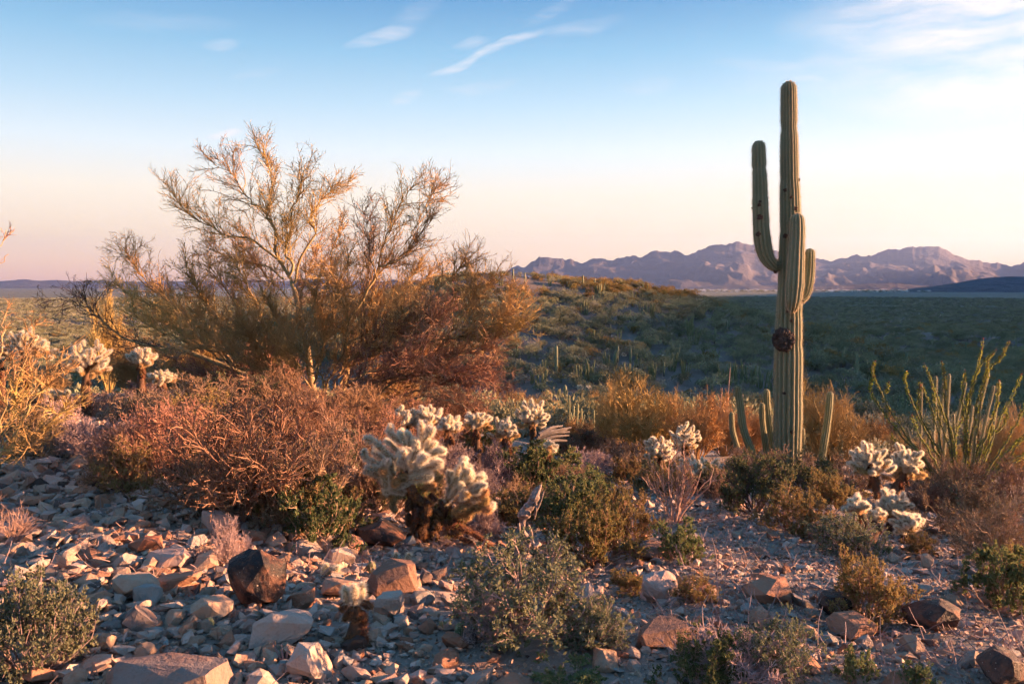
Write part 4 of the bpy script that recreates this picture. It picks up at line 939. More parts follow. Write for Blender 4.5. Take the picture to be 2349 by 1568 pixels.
# kind, variant, base px, base py, width px, height px, label, depth offset
SHRUBS = [
 ('bursage', 0, 70, 1545, 330, 280, 'grey-green leafy bush beside the stone slab with dark stripes'),
 ('bursage', 1, 1190, 1455, 470, 235, 'broad grey-green bush with dead lilac twigs in front of the weathered snag'),
 ('lilac', 0, 1120, 1460, 170, 120, 'dead lilac twigs tangled at the foot of the broad grey-green bush'),
 ('bursage', 0, 1370, 1480, 190, 130, 'low grey-green bush at the edge of the bare gravel patch'),
 ('lilac', 1, 1680, 1560, 330, 150, 'half dead lilac bush with sparse leaves beside a flat red stone'),
 ('green', 0, 1620, 1580, 250, 140, 'bright green leafy tuft under the half dead lilac bush'),
 ('bursage', 1, 1790, 1560, 240, 170, 'grey-green leafy bush beside the half dead lilac bush'),
 ('green', 0, 1965, 1560, 110, 85, 'small bright green tuft below the brown angular rocks'),
 ('green', 1, 2095, 1590, 120, 80, 'small green tuft beside the corner boulder'),
 ('green', 0, 1310, 1600, 270, 75, 'low green tuft at the lower edge of the bare gravel patch'),
 ('olive', 0, 1990, 1428, 230, 178, 'golden olive bush beside the long dark brown boulder'),
 ('green', 1, 2290, 1400, 240, 175, 'light green bush with red stems below the brown brush'),
 ('bursage', 0, 1945, 1272, 220, 115, 'round grey-green bush before the low spreading cholla'),
 ('olive', 1, 1830, 1222, 190, 118, 'russet bush beside the round grey-green bush'),
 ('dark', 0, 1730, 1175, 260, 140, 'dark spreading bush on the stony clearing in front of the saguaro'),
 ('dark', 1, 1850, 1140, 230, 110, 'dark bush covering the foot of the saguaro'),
 ('brown', 0, 1945, 1130, 190, 100, 'brown bush between the saguaro and the two-headed cholla'),
 ('green', 0, 1560, 1292, 150, 112, 'small dark green bush with red stems beside the stony clearing'),
 ('wand', 0, 1545, 1200, 160, 190, 'thorny plant of thin upright bare stems above the small dark green bush'),
 ('olive', 0, 1360, 1300, 280, 180, 'large olive leafy bush behind the weathered snag'),
 ('green', 1, 1330, 1160, 210, 80, 'flat topped green bush above the large olive bush'),
 ('green', 0, 1220, 1130, 190, 125, 'green leafy mound beside the large fuzzy cholla'),
 ('lilac', 0, 1130, 1120, 170, 115, 'lilac grey twiggy bush directly behind the large fuzzy cholla'),
 ('green', 1, 1110, 1030, 160, 60, 'green leafy patch in front of the pale chollas under the tree'),
 ('lilac', 1, 1352, 1090, 150, 80, 'rounded lilac twiggy bush near the fallen dry cactus ribs'),
 ('green', 0, 740, 1250, 240, 165, 'green leafed bush beside the black flat rock'),
 ('green', 1, 610, 1150, 230, 115, 'green sprays of leaves over the big reddish thorn bush'),
 ('redtwig', 0, 560, 1190, 470, 310, 'big reddish thorn bush fanning out below the bare tree'),
 ('redtwig', 1, 400, 1090, 360, 200, 'reddish thorn bush on the slope beside pale lilac brush'),
 ('brown', 1, 760, 1130, 260, 190, 'brown thorny thicket under the bare tree trunk'),
 ('redtwig', 0, 860, 1080, 230, 160, 'reddish thicket between the bare tree and the large fuzzy cholla'),
 ('lilac', 0, 520, 1300, 150, 120, 'small leafless lilac bush behind the black and red boulder'),
 ('lilac', 1, 240, 1055, 230, 130, 'pale lilac brush beside the yellow-green sapling'),
 ('brown', 0, 330, 1000, 260, 120, 'brown leafy brush below the leafless pink shrub'),
 ('olive', 1, 450, 1000, 260, 110, 'golden brown brush under the long dark limb'),
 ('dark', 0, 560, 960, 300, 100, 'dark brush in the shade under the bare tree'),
 ('grass', 0, 25, 1240, 150, 110, 'dry pinkish grass clump beside the gravel slope'),
 ('brown', 1, 2230, 1240, 300, 150, 'wide brown brush in front of the ocotillo'),
 ('brown', 0, 2330, 1180, 220, 150, 'tall brown brush behind the light green bush with red stems'),
 ('redtwig', 1, 2130, 1180, 130, 90, 'small reddish brush at the foot of the ocotillo'),
 ('olive', 0, 1440, 1360, 110, 60, 'tiny straw coloured bush among rubble below the large olive bush'),
 ('olive', 1, 1590, 1380, 120, 70, 'tiny golden bush on the bare gravel'),
 ('olive', 1, 2110, 1270, 90, 60, 'tiny bush at the foot of the short rusty based cholla'),
 ('lilac', 0, 1010, 1245, 120, 50, 'tangle of bare twigs under the large fuzzy cholla'),
 ('bursage', 1, 1260, 1320, 160, 80, 'small pale bush in front of the large olive bush'),
 ('brown', 1, 1690, 1090, 130, 70, 'small brown bush beside the slender cactus stems'),
 ('brown', 0, 1460, 1100, 150, 70, 'brown brush between the lilac bush and the leaning trunked cholla'),
 ('lilac', 1, 1000, 1080, 200, 110, 'pinkish grey twigs behind the tallest fuzzy joints'),
 ('brown', 0, 690, 1215, 270, 240, 'dense brown thorn bush with tiny leaves behind the green leafed bush'),
 ('brown', 1, 850, 1170, 200, 170, 'brown thorn bush touching the large fuzzy cholla'),
 ('lilac', 0, 1075, 1150, 210, 130, 'grey lilac bush beside the shorter arm of the large fuzzy cholla'),
 ('green', 1, 1270, 1110, 240, 100, 'green bush on the bank below the small low cholla'),
 ('olive', 1, 1180, 1200, 160, 90, 'olive brush with dead branches behind the weathered snag'),
 ('green', 0, 1320, 1210, 250, 120, 'dense green top of brush over the large olive bush'),
 ('olive', 0, 1430, 1240, 190, 140, 'olive bush beside the stony clearing'),
 ('lilac', 1, 330, 1050, 230, 120, 'pale lilac brush below the leafless pink shrub'),
 ('lilac', 0, 130, 1020, 200, 110, 'lilac brush behind the yellow-green sapling'),
 ('redtwig', 0, 300, 1110, 260, 140, 'low reddish thorn bush at the top of the gravel slope'),
 ('redtwig', 1, 690, 1060, 300, 190, 'reddish thicket in front of the bare tree trunk'),
 ('brown', 1, 540, 1040, 280, 150, 'brown thicket under the middle of the bare tree'),
 ('redtwig', 0, 620, 970, 300, 130, 'reddish twiggy brush at the base of the bare tree'),
 ('redtwig', 1, 820, 985, 260, 120, 'reddish twiggy brush beside the bare tree trunk'),
 ('redtwig', 0, 950, 1010, 240, 110, 'reddish brush under the drooping limb'),
 ('brown', 1, 440, 960, 240, 110, 'brown twiggy brush under the far limbs of the bare tree'),
 ('dark', 1, 1060, 1075, 190, 80, 'dark green brush between pale chollas and lilac bush'),
 ('brown', 1, 2290, 1290, 260, 150, 'brown brush surrounding the light green bush with red stems'),
 ('redtwig', 0, 2200, 1175, 220, 130, 'reddish brush wrapped around the ocotillo base'),
 ('brown', 0, 2100, 1120, 200, 110, 'brown brush behind the two-headed cholla'),
 ('brown', 1, 1780, 1110, 220, 90, 'brown brush around the slender cactus stems'),
 ('olive', 0, 1900, 1165, 170, 90, 'olive brush between the dark bush and the two-headed cholla'),
 ('dark', 0, 1650, 1140, 170, 80, 'low dark brush beside the low cholla with bare stems'),
 ('olive', 1, 1500, 1130, 130, 70, 'olive brush under the leaning trunked cholla'),
 ('bursage', 1, 100, 1450, 200, 150, 'smaller grey-green bush behind the leafy corner bush'),
 ('olive', 1, 2330, 1330, 150, 90, 'olive brush behind the light green bush'),
 ('brown', 1, 1345, 1048, 190, 75, 'brown brush on the bare earth beyond the rounded lilac bush'),
 ('redtwig', 0, 1275, 1040, 150, 60, 'low reddish brush beside the fallen dry cactus ribs'),
 ('brown', 0, 1420, 1062, 150, 65, 'brown brush at the foot of the rounded golden palo verde bush'),
 ('brown', 0, 195, 965, 230, 75, 'brown brush hiding the foot of the shaggy trunked cholla'),
 ('redtwig', 1, 85, 975, 200, 90, 'reddish brush at the foot of the big cholla behind the sapling'),
 ('lilac', 0, 330, 930, 180, 60, 'pale brush around the foot of the slim cholla'),
]
def build_shrubs():
    for i, (kind, v, bx, by, w, h, label) in enumerate(SHRUBS):
        b = hit(bx, min(by, 1640)); k = b[1] / F
        place(kind, v, b, w * k, h * k * 1.02, i * 1.7, label)
build_shrubs()
def fill_brush():
    """low mixed brush that closes the gaps between the larger bushes"""
    rng = np.random.default_rng(93); n = 0; used = []
    spots = [(900, 1130, 260, 80), (1150, 1080, 330, 70), (1400, 1150, 160, 60), (1700, 1110, 240, 60), (2150, 1200, 260, 70), (600, 1080, 420, 90), (250, 1010, 260, 60), (1050, 1190, 160, 60), (2280, 1250, 120, 90), (700, 1180, 180, 50)]
    near = ['brown thicket under the bare tree', 'green leafy mound', 'large olive bush', 'saguaro foot', 'ocotillo', 'bare tree', 'leafless pink shrub', 'large fuzzy cholla', 'light green bush', 'green leafed bush']
    W = {'olive': 'olive', 'brown': 'brown', 'bursage': 'grey-green', 'green': 'green', 'lilac': 'lilac grey', 'redtwig': 'reddish'}
    while n < 54:
        i = int(rng.integers(len(spots))); cx, cy_, sx, sy = spots[i]; px = cx + rng.uniform(-1, 1) * sx; py = cy_ + rng.uniform(-1, 1) * sy
        b = hit(px, py)
        if b is None or b[1] > 14 or (470 + 1000 < px < 1900 and py > 1180): continue
        k = b[1] / F; kind = str(rng.choice(['olive', 'brown', 'bursage', 'green', 'lilac', 'redtwig'], p=[.24, .24, .14, .12, .12, .14])); w = rng.uniform(.28, .62); h = w * rng.uniform(.5, .8)
        place(kind, n, b, w, h, rng.uniform(0, 6.28), '%s %s filler bush near the %s'.replace('filler ', 'low ') % ('broad' if w > .48 else 'small' if w < .38 else 'mid-sized', W[kind], near[i]), group='low brush near the ' + near[i]); n += 1
fill_brush()
# golden brush and small trees on the slope behind the saguaro: kind, px, base py, width, height
def build_mid_brush():
    G = [('goldgreen', 1465, 1055, 250, 195, 'rounded golden palo verde bush before the hill'), ('goldgreen', 1410, 1020, 150, 140, None), ('goldgreen', 1595, 1060, 180, 165, 'golden bush between the chollas and the slender cactus stems'), ('golden', 1660, 1045, 140, 150, None),
         ('golden', 1905, 1075, 200, 190, 'feathery orange bush right behind the saguaro trunk'.replace('right ', '')), ('goldgreen', 1850, 1040, 150, 165, None), ('goldgreen', 1195, 1000, 150, 105, None), ('golden', 1265, 1005, 130, 105, None),
         ('golden', 1330, 1040, 120, 90, None), ('goldgreen', 2000, 1060, 150, 110, None), ('golden', 2320, 1110, 190, 180, 'feathery golden bush beyond the brown brush and ocotillo'), ('golden', 2250, 1090, 150, 140, None), ('golden', 2150, 1095, 150, 105, None),
         ('goldgreen', 1150, 975, 140, 90, None), ('golden', 1725, 1045, 120, 125, None), ('golden', 1545, 1020, 120, 130, None), ('golden', 2070, 1075, 120, 90, None), ('goldgreen', 1375, 990, 120, 90, None), ('golden', 1240, 960, 110, 60, None), ('golden', 1780, 1040, 110, 120, None)]
    GL = {1: 'golden bush leaning on the rounded palo verde bush', 3: 'golden bush in front of the thin dead stalks', 5: 'golden bush touching the saguaro trunk from behind', 6: 'golden bush between the bare tree and the small cactus clump', 7: 'golden bush beside the thin stemmed cactus clump',
          8: 'small golden bush beyond the rounded lilac bush', 9: 'golden bush between the saguaro and the two-headed cholla', 11: 'golden bush behind the thin tall cactus stems', 12: 'low golden bush behind the ocotillo canes', 13: 'golden bush beneath the drooping twigs of the bare tree', 14: 'golden bush around the slender cactus stems',
          15: 'golden bush just beyond the rounded cholla', 16: 'low golden bush behind the two-headed cholla', 17: 'golden bush behind the rounded palo verde bush', 18: 'little golden bush behind the open branched cholla', 19: 'golden bush between slender cactus stems and saguaro'}
    for i, (kind, bx, by, w, h, label) in enumerate(G):
        b = hit(bx, by); k = b[1] / F
        place(kind, i, b, w * k, h * k, i * 2.1, label or GL[i], group='golden bushes behind the saguaro')
    # small leafy golden trees and brush on the brow behind the bare tree
    for i, (kind, bx, by, w, h, d, label) in enumerate([('goldgreen', 248, 860, 100, 240, 14, 'narrow golden tree behind the pink-barked shrub'), ('golden', 300, 870, 120, 130, 13, 'golden bush behind the pink-barked shrub'), ('golden', 120, 850, 90, 60, 14, 'golden bush on the brow behind the big chollas'),
                                          ('golden', 450, 880, 160, 150, 13, 'golden bush behind the low limbs of the bare tree'), ('redtwig', 610, 890, 220, 150, 13, 'reddish bush behind the bare tree trunk'), ('golden', 900, 930, 220, 160, 14, 'golden bush behind the drooping limbs of the bare tree'), ('redtwig', 1040, 950, 180, 120, 15, 'reddish bush behind the chollas under the tree'), ('golden', 380, 900, 150, 90, 11, 'golden brush at the tip of the long dark limb')]):
        p = pix(bx, by, d); p[2] = tz(p[0], p[1]); k = d / F
        place(kind, i, p, w * k, h * k, i * 1.3, label)
build_mid_brush()

# ------------------------------------------------------------------ rocks
def rehull(bm):
    r = bmesh.ops.convex_hull(bm, input=bm.verts[:])
    bmesh.ops.delete(bm, geom=list({g for g in r['geom_interior'] + r['geom_unused'] if isinstance(g, bmesh.types.BMVert) and g.is_valid}), context='VERTS')
def rock_mesh(seed, kind):
    """broken stone: a rough ellipsoid or box split along random fracture planes"""
    rng = np.random.default_rng(seed); bm = bmesh.new()
    sx, sy, sz, cuts = {'block': (1, .74, .66, 7), 'slab': (1, .66, .34, 6), 'wedge': (1, .72, .78, 8), 'round': (1, .86, .82, 5)}[kind]
    S = np.array([sx, sy, sz])
    for _ in range(34 if kind == 'round' else 20):
        u = nrm(rng.normal(0, 1, 3))
        if kind in ('block', 'slab'): u = u / np.abs(u).max() * .80
        bm.verts.new(u * S * .56 * rng.uniform(.86, 1.06))
    rehull(bm)
    for c in range(cuts):
        n = nrm(rng.normal(0, 1, 3) * np.array([1, 1, .8])); off = rng.uniform(.30, .44) * (1.15 if kind == 'round' else 1)
        if kind == 'wedge' and c == 0: n = nrm(np.array([.8, rng.uniform(-.3, .3), .75])); off = .16
        V = np.array([v.co[:] for v in bm.verts]); co = n * (np.abs(n * S).sum() * off)
        bmesh.ops.bisect_plane(bm, geom=bm.verts[:] + bm.edges[:] + bm.faces[:], plane_co=co, plane_no=n, clear_outer=True)
        for f in bm.faces[:]: bm.faces.remove(f)
        for e in bm.edges[:]: bm.edges.remove(e)
        rehull(bm)
    bmesh.ops.dissolve_limit(bm, angle_limit=.16, verts=bm.verts[:], edges=bm.edges[:])
    return bm
def rock_variants(n, bevel=True):
    out = []
    kinds = ['block', 'wedge', 'slab', 'block', 'round', 'wedge']
    for i in range(n):
        bm = rock_mesh(300 + i, kinds[i % 6])
        if bevel:
            bmesh.ops.bevel(bm, geom=bm.edges[:], offset=.016, segments=1, affect='EDGES', profile=.5, clamp_overlap=True)
            bmesh.ops.triangulate(bm, faces=bm.faces[:])
            bmesh.ops.subdivide_edges(bm, edges=[e for e in bm.edges if e.calc_length() > .22], cuts=1, use_grid_fill=True)
            bmesh.ops.triangulate(bm, faces=bm.faces[:])
            for v in bm.verts: v.co *= 1 + .05 * float(fbm(np.array([v.co.x * 4 + i]), np.array([v.co.y * 4 + v.co.z * 5]), 3)[0])
        me = bpy.data.meshes.new('rock'); bm.to_mesh(me); bm.free(); me.materials.append(M['rock']); out.append(me)
    return out
RV = rock_variants(36)
PAL = {'grey': (.36, .305, .275), 'tan': (.36, .27, .21), 'rust': (.29, .165, .115), 'slate': (.24, .25, .25), 'dark': (.11, .085, .08), 'pink': (.37, .28, .25)}
def hero_rock(label, px, py, w, h, mat, color, seed, kind='block', depth=1.0, rot=(0, 0, 0), sink=.08, name='boulder', bevel=.03):
    """px, py: middle of the foot line in the picture; w, h size in pixels"""
    b = hit(px, py); k = b[1] / F
    bm = rock_mesh(seed, kind); bmesh.ops.bevel(bm, geom=bm.edges[:], offset=bevel, segments=2, affect='EDGES', profile=.5, clamp_overlap=True)
    bmesh.ops.triangulate(bm, faces=bm.faces[:])
    bmesh.ops.subdivide_edges(bm, edges=[e for e in bm.edges if e.calc_length() > .16], cuts=2, use_grid_fill=True)
    bmesh.ops.triangulate(bm, faces=bm.faces[:])
    from mathutils import Euler
    bmesh.ops.rotate(bm, verts=bm.verts[:], cent=(0, 0, 0), matrix=Euler(rot).to_matrix())
    V = np.array([v.co[:] for v in bm.verts]); V += (.022 * fbm(V[:, 0] * 5 + V[:, 2] * 4 + seed, V[:, 1] * 5 - V[:, 2] * 4, 3))[:, None] * nrm(V)
    lo, hi = V.min(0), V.max(0); V = (V - (lo + hi) / 2) / (hi - lo)
    V = V * np.array([w * k, w * k * depth, h * k]) + np.array([0, w * k * depth * .42, h * k * (.5 - sink)])
    Fc = np.array([[v.index for v in f.verts] for f in bm.faces]); bm.free()
    o = obj(name, mesh(name, V, [Fc], M[mat])); o.location = tuple(b); o.color = tuple(color) + (1,)
    tag(o, label, 'rock'); HEROES.append((b[0], b[1] + w * k * depth * .42, w * k * .5)); return o
HEROES = []
def build_heroes():
    hero_rock('large rounded boulder with glossy black front and rust red crown', 575, 1398, 142, 142, 'varnish', (1, 1, 1), 5, 'round', .8, (0, .5, 0), .06)
    hero_rock('red boulder with dark base beside the small young cholla', 896, 1378, 130, 92, 'red_rock', (1, 1, 1), 12, 'block', .7, (0, .1, .3), .08)
    hero_rock('squarish pale grey block in front of the red boulder', 889, 1420, 72, 60, 'rock', PAL['grey'], 14, 'block', .9, (0, 0, .25), .08)
    hero_rock('tilted two-toned block with a sunlit face in the rubble', 640, 1492, 140, 92, 'rock', PAL['grey'], 22, 'block', .8, (.1, .22, .6), .1)
    hero_rock('long striped slab of dark stone at the edge of the rubble', 360, 1618, 310, 84, 'rock', (.21, .16, .145), 31, 'slab', .5, (0, 0, .05), .1)
    hero_rock('long low dark brown boulder beside the golden olive bush', 2163, 1452, 142, 72, 'brown_rock', (1, 1, 1), 42, 'round', .7, (0, .1, .1), .1)
    hero_rock('dark brown wedge of rock next to the golden olive bush', 1935, 1420, 100, 62, 'brown_rock', (1, 1, 1), 43, 'wedge', .8, (0, .1, .5), .1)
    hero_rock('rust coloured broken block below the dark brown wedge', 1965, 1470, 110, 62, 'rock', PAL['rust'], 44, 'block', .8, (0, .2, .3), .12)
    hero_rock('low tan boulder on the bare gravel in front of the round grey-green bush', 1780, 1388, 120, 52, 'rock', PAL['rust'], 45, 'block', .8, (0, .1, .2), .1)
    hero_rock('flat brick red stone beside the half dead lilac bush', 1535, 1490, 160, 58, 'red_rock', (1, 1, 1), 46, 'slab', .7, (.1, 0, .3), .15)
    hero_rock('purplish corner boulder near the small green tuft', 2320, 1580, 120, 90, 'brown_rock', (1, 1, 1), 47, 'block', .8, (0, 0, .4), .1)
    hero_rock('flat black rock lying at the foot of the large fuzzy cholla', 868, 1262, 125, 62, 'varnish', (1, 1, 1), 61, 'wedge', .7, (.1, -.1, .4), .1)
    hero_rock('rounded tan boulder beside the grey-green leafy bush', 293, 1378, 112, 58, 'rock', PAL['tan'], 49, 'round', .8, (0, .1, 0), .1)
    hero_rock('long rust red stone with a pointed tip', 395, 1358, 118, 46, 'rock', PAL['rust'], 50, 'slab', .55, (0, -.12, -.1), .1)
    hero_rock('dark grey upright stone above the striped slab', 308, 1455, 88, 66, 'rock', (.17, .145, .14), 51, 'wedge', .8, (0, 0, .3), .1)
    hero_rock('rust topped stone in shade on the rubble slope', 322, 1275, 82, 46, 'rock', (.26, .12, .08), 52, 'block', .8, (0, .1, .3), .1)
    hero_rock('large pale grey pointed stone beside dead grey twigs', 700, 1572, 104, 92, 'rock', PAL['grey'], 53, 'wedge', .8, (0, .2, .2), .1)
    hero_rock('pale sunlit slab on the rubble slope', 372, 1308, 110, 44, 'rock', PAL['pink'], 54, 'slab', .7, (0, 0, .1), .1)
    hero_rock('pinkish tent shaped stone behind the small leafless lilac bush', 500, 1228, 96, 62, 'rock', PAL['pink'], 55, 'wedge', .7, (0, .2, .4), .1)
    hero_rock('tan boulder with flat top below the rust red stone', 478, 1425, 92, 54, 'rock', PAL['tan'], 56, 'block', .8, (0, .1, .4), .1)
    hero_rock('slate blue block in the rubble', 330, 1392, 66, 52, 'rock', PAL['slate'], 57, 'block', .8, (0, 0, .2), .1)
    hero_rock('broad flat brown stone beside the young cholla', 782, 1375, 118, 50, 'rock', (.30, .2, .15), 58, 'slab', .8, (0, .12, .2), .12)
    hero_rock('reddish rock patch under the large olive bush', 1500, 1290, 110, 46, 'red_rock', (1, 1, 1), 59, 'round', .8, (0, 0, 0), .15)
    hero_rock('speckled boulder standing beside the tiny golden bush', 1520, 1385, 92, 72, 'rock', PAL['pink'], 60, 'round', .8, (0, 0, .2), .1)
    hero_rock('upright pointed tan stone near the light green bush', 2128, 1310, 30, 42, 'rock', PAL['tan'], 62, 'wedge', .8, (0, 0, .2), .05)
    hero_rock('pale upright splinter of stone in the grey-green bush', 1352, 1400, 56, 66, 'rock', PAL['grey'], 63, 'wedge', .8, (0, .3, .2), .08)
build_heroes()

def build_stones():
    rng = np.random.default_rng(77); placed = list(HEROES)
    W = {'grey': 'pale grey', 'tan': 'tan', 'rust': 'rust red', 'slate': 'blue-grey', 'dark': 'dark brown', 'pink': 'pinkish'}
    SHAPE = ['blocky stone', 'wedge shaped stone', 'flat stone', 'blocky stone', 'rounded stone', 'wedge shaped stone']
    MARKS = [tuple(hit(a, b)[:2]) + (c,) for a, b, c in [(575, 1398, 'black and red boulder'), (896, 1378, 'red boulder'), (360, 1590, 'striped slab'), (2163, 1452, 'long dark brown boulder'), (1780, 1388, 'low tan boulder'), (1535, 1490, 'flat brick red stone'),
             (868, 1262, 'flat black rock'), (293, 1378, 'rounded tan boulder'), (700, 1572, 'pale pointed stone'), (70, 1545, 'grey-green corner bush'), (1190, 1455, 'broad grey-green bush'), (1990, 1428, 'golden olive bush'), (560, 1190, 'big reddish thorn bush'), (300, 1180, 'top of the gravel slope'),
             (1640, 1180, 'dark bush in the clearing'), (640, 1492, 'tilted two-toned block'), (815, 1478, 'young cholla'), (1790, 1560, 'half dead lilac bush'), (2290, 1400, 'light green bush'), (1360, 1300, 'large olive bush'), (500, 1228, 'tent shaped stone'), (2320, 1570, 'corner boulder'), (1000, 1560, 'bare gravel patch')]]
    n, tries = 0, 0; grid = {}
    def free(x, y, r):
        for (a, b, c) in placed:
            if abs(a - x) < r + c and (a - x) ** 2 + (b - y) ** 2 < (.70 * (r + c)) ** 2: return False
        return True
    while n < 296 and tries < 9000:
        tries += 1
        px = rng.uniform(-20, 2369); py = 1090 + 500 * rng.uniform(0, 1) ** .62
        left = 1 - sstep(650, 1250, px)
        if rng.random() > .20 + .80 * left: continue
        if px < 620 and py < 1200 or py < 1130: continue
        size = 1.25 * (26 + 62 * rng.beta(1.1, 2.6) * (.75 + .45 * left)) * (.62 + .5 * (py - 1090) / 478)
        if n < 60: size *= 1.25
        b = hit(px, py)
        if b is None: continue
        k = b[1] / F; r = size * k / 2
        if not free(b[0], b[1], r): continue
        placed.append((b[0], b[1], r)); n += 1
        key = rng.choice(['grey', 'tan', 'rust', 'slate', 'dark', 'pink'], p=[.30, .24, .18, .06, .07, .15])
        vi = int(rng.integers(len(RV))); o = bpy.data.objects.new('stone', RV[vi]); link(o)
        s = size * k; hs = rng.uniform(.6, 1.05)
        o.location = (b[0], b[1], b[2] + s * .14 * hs); o.scale = (s, s * rng.uniform(.75, 1.1), s * hs)
        o.rotation_euler = (rng.normal(0, .32), rng.normal(0, .32), rng.uniform(0, 6.28))
        c = np.array(PAL[key]) * rng.uniform(.9, 1.25); o.color = tuple(c) + (1,)
        near = min(MARKS, key=lambda m: (m[0] - b[0]) ** 2 + (m[1] - b[1]) ** 2)[2]
        lab = '%s%s %s near the %s' % ('big ' if size > 62 else 'small ' if size < 34 else '', W[key], SHAPE[vi % 6], near)
        tag(o, lab, 'stone', W[key] + ' stones near the ' + near)
    print('stones', n, tries)
    # finer rubble and gravel, past counting
    tm = []
    for i in range(14):
        bm = rock_mesh(500 + i, ['block', 'wedge', 'slab', 'round'][i % 4]) if i >= 14 else None
        rg = np.random.default_rng(520 + i); b2 = bmesh.new()
        for _ in range(8): b2.verts.new(nrm(rg.normal(0, 1, 3)) * np.array([.6, .48, .36]) * rg.uniform(.75, 1.1))
        r = bmesh.ops.convex_hull(b2, input=b2.verts[:]); bmesh.ops.delete(b2, geom=[g for g in r['geom_interior'] if isinstance(g, bmesh.types.BMVert)], context='VERTS')
        b2.verts.index_update(); tm.append((np.array([v.co[:] for v in b2.verts]), np.array([[v.index for v in f.verts] for f in b2.faces]))); b2.free()
    N = 64000
    az = np.radians(rng.uniform(-42, 46, N)); rr = 2.4 * (13 / 2.4) ** (rng.uniform(0, 1, N) ** .95)
    X, Y = rr * np.sin(az), rr * np.cos(az)
    pxn = X / Y * F + CX; left = 1 - sstep(600, 1300, pxn)
    # the gravel lies in drifts with barer earth between
    keep = (fbm(X * 1.1, Y * 1.1, 3) + .9 + .35 * left > rng.uniform(-.3, .75, N)); X, Y, rr, left = X[keep], Y[keep], rr[keep], left[keep]
    sz = (.011 + .050 * rng.beta(1.0, 3.0, len(X)) + .075 * (rng.random(len(X)) < .06 + .16 * left) * rng.random(len(X))) * (.8 + .3 * left) * np.clip(rr / 4.0, .85, 2.0)
    Z = terrain(X, Y); cols = np.array([PAL[c] for c in ('grey', 'tan', 'rust', 'slate', 'dark', 'pink')])
    ci = rng.choice(6, len(X), p=[.30, .24, .17, .05, .07, .17]); C = cols[ci] * rng.uniform(.8, 1.3, (len(X), 1))
    Vs, Fs, Cs, off = [], [], [], 0
    ty = rng.integers(0, 14, len(X))
    for t in range(14):
        w = np.where(ty == t)[0]; v, f = tm[t]; a = rng.uniform(0, 2 * pi, len(w)); tx = rng.normal(0, .35, len(w))
        sc3 = sz[w][:, None, None] * rng.uniform(.75, 1.25, (len(w), 1, 3)); p = v[None] * sc3
        y1 = p[..., 1] * np.cos(tx)[:, None] - p[..., 2] * np.sin(tx)[:, None]; z1 = p[..., 1] * np.sin(tx)[:, None] + p[..., 2] * np.cos(tx)[:, None]; x1 = p[..., 0]
        x2 = x1 * np.cos(a)[:, None] - y1 * np.sin(a)[:, None]; y2 = x1 * np.sin(a)[:, None] + y1 * np.cos(a)[:, None]
        q = np.stack([x2 + X[w][:, None], y2 + Y[w][:, None], z1 + (Z[w] + sz[w] * .16)[:, None]], -1)
        Vs.append(q.reshape(-1, 3)); Cs.append(np.repeat(C[w], len(v), 0)); Fs.append((f[None] + (np.arange(len(w)) * len(v))[:, None, None] + off).reshape(-1, 3)); off += len(w) * len(v)
    o = obj('gravel', mesh('gravel', np.concatenate(Vs), [np.concatenate(Fs)], M['gravel'], col=np.concatenate(Cs)))
    tag(o, 'loose gravel and small stones covering the slope', None, None, 'stuff')
build_stones()

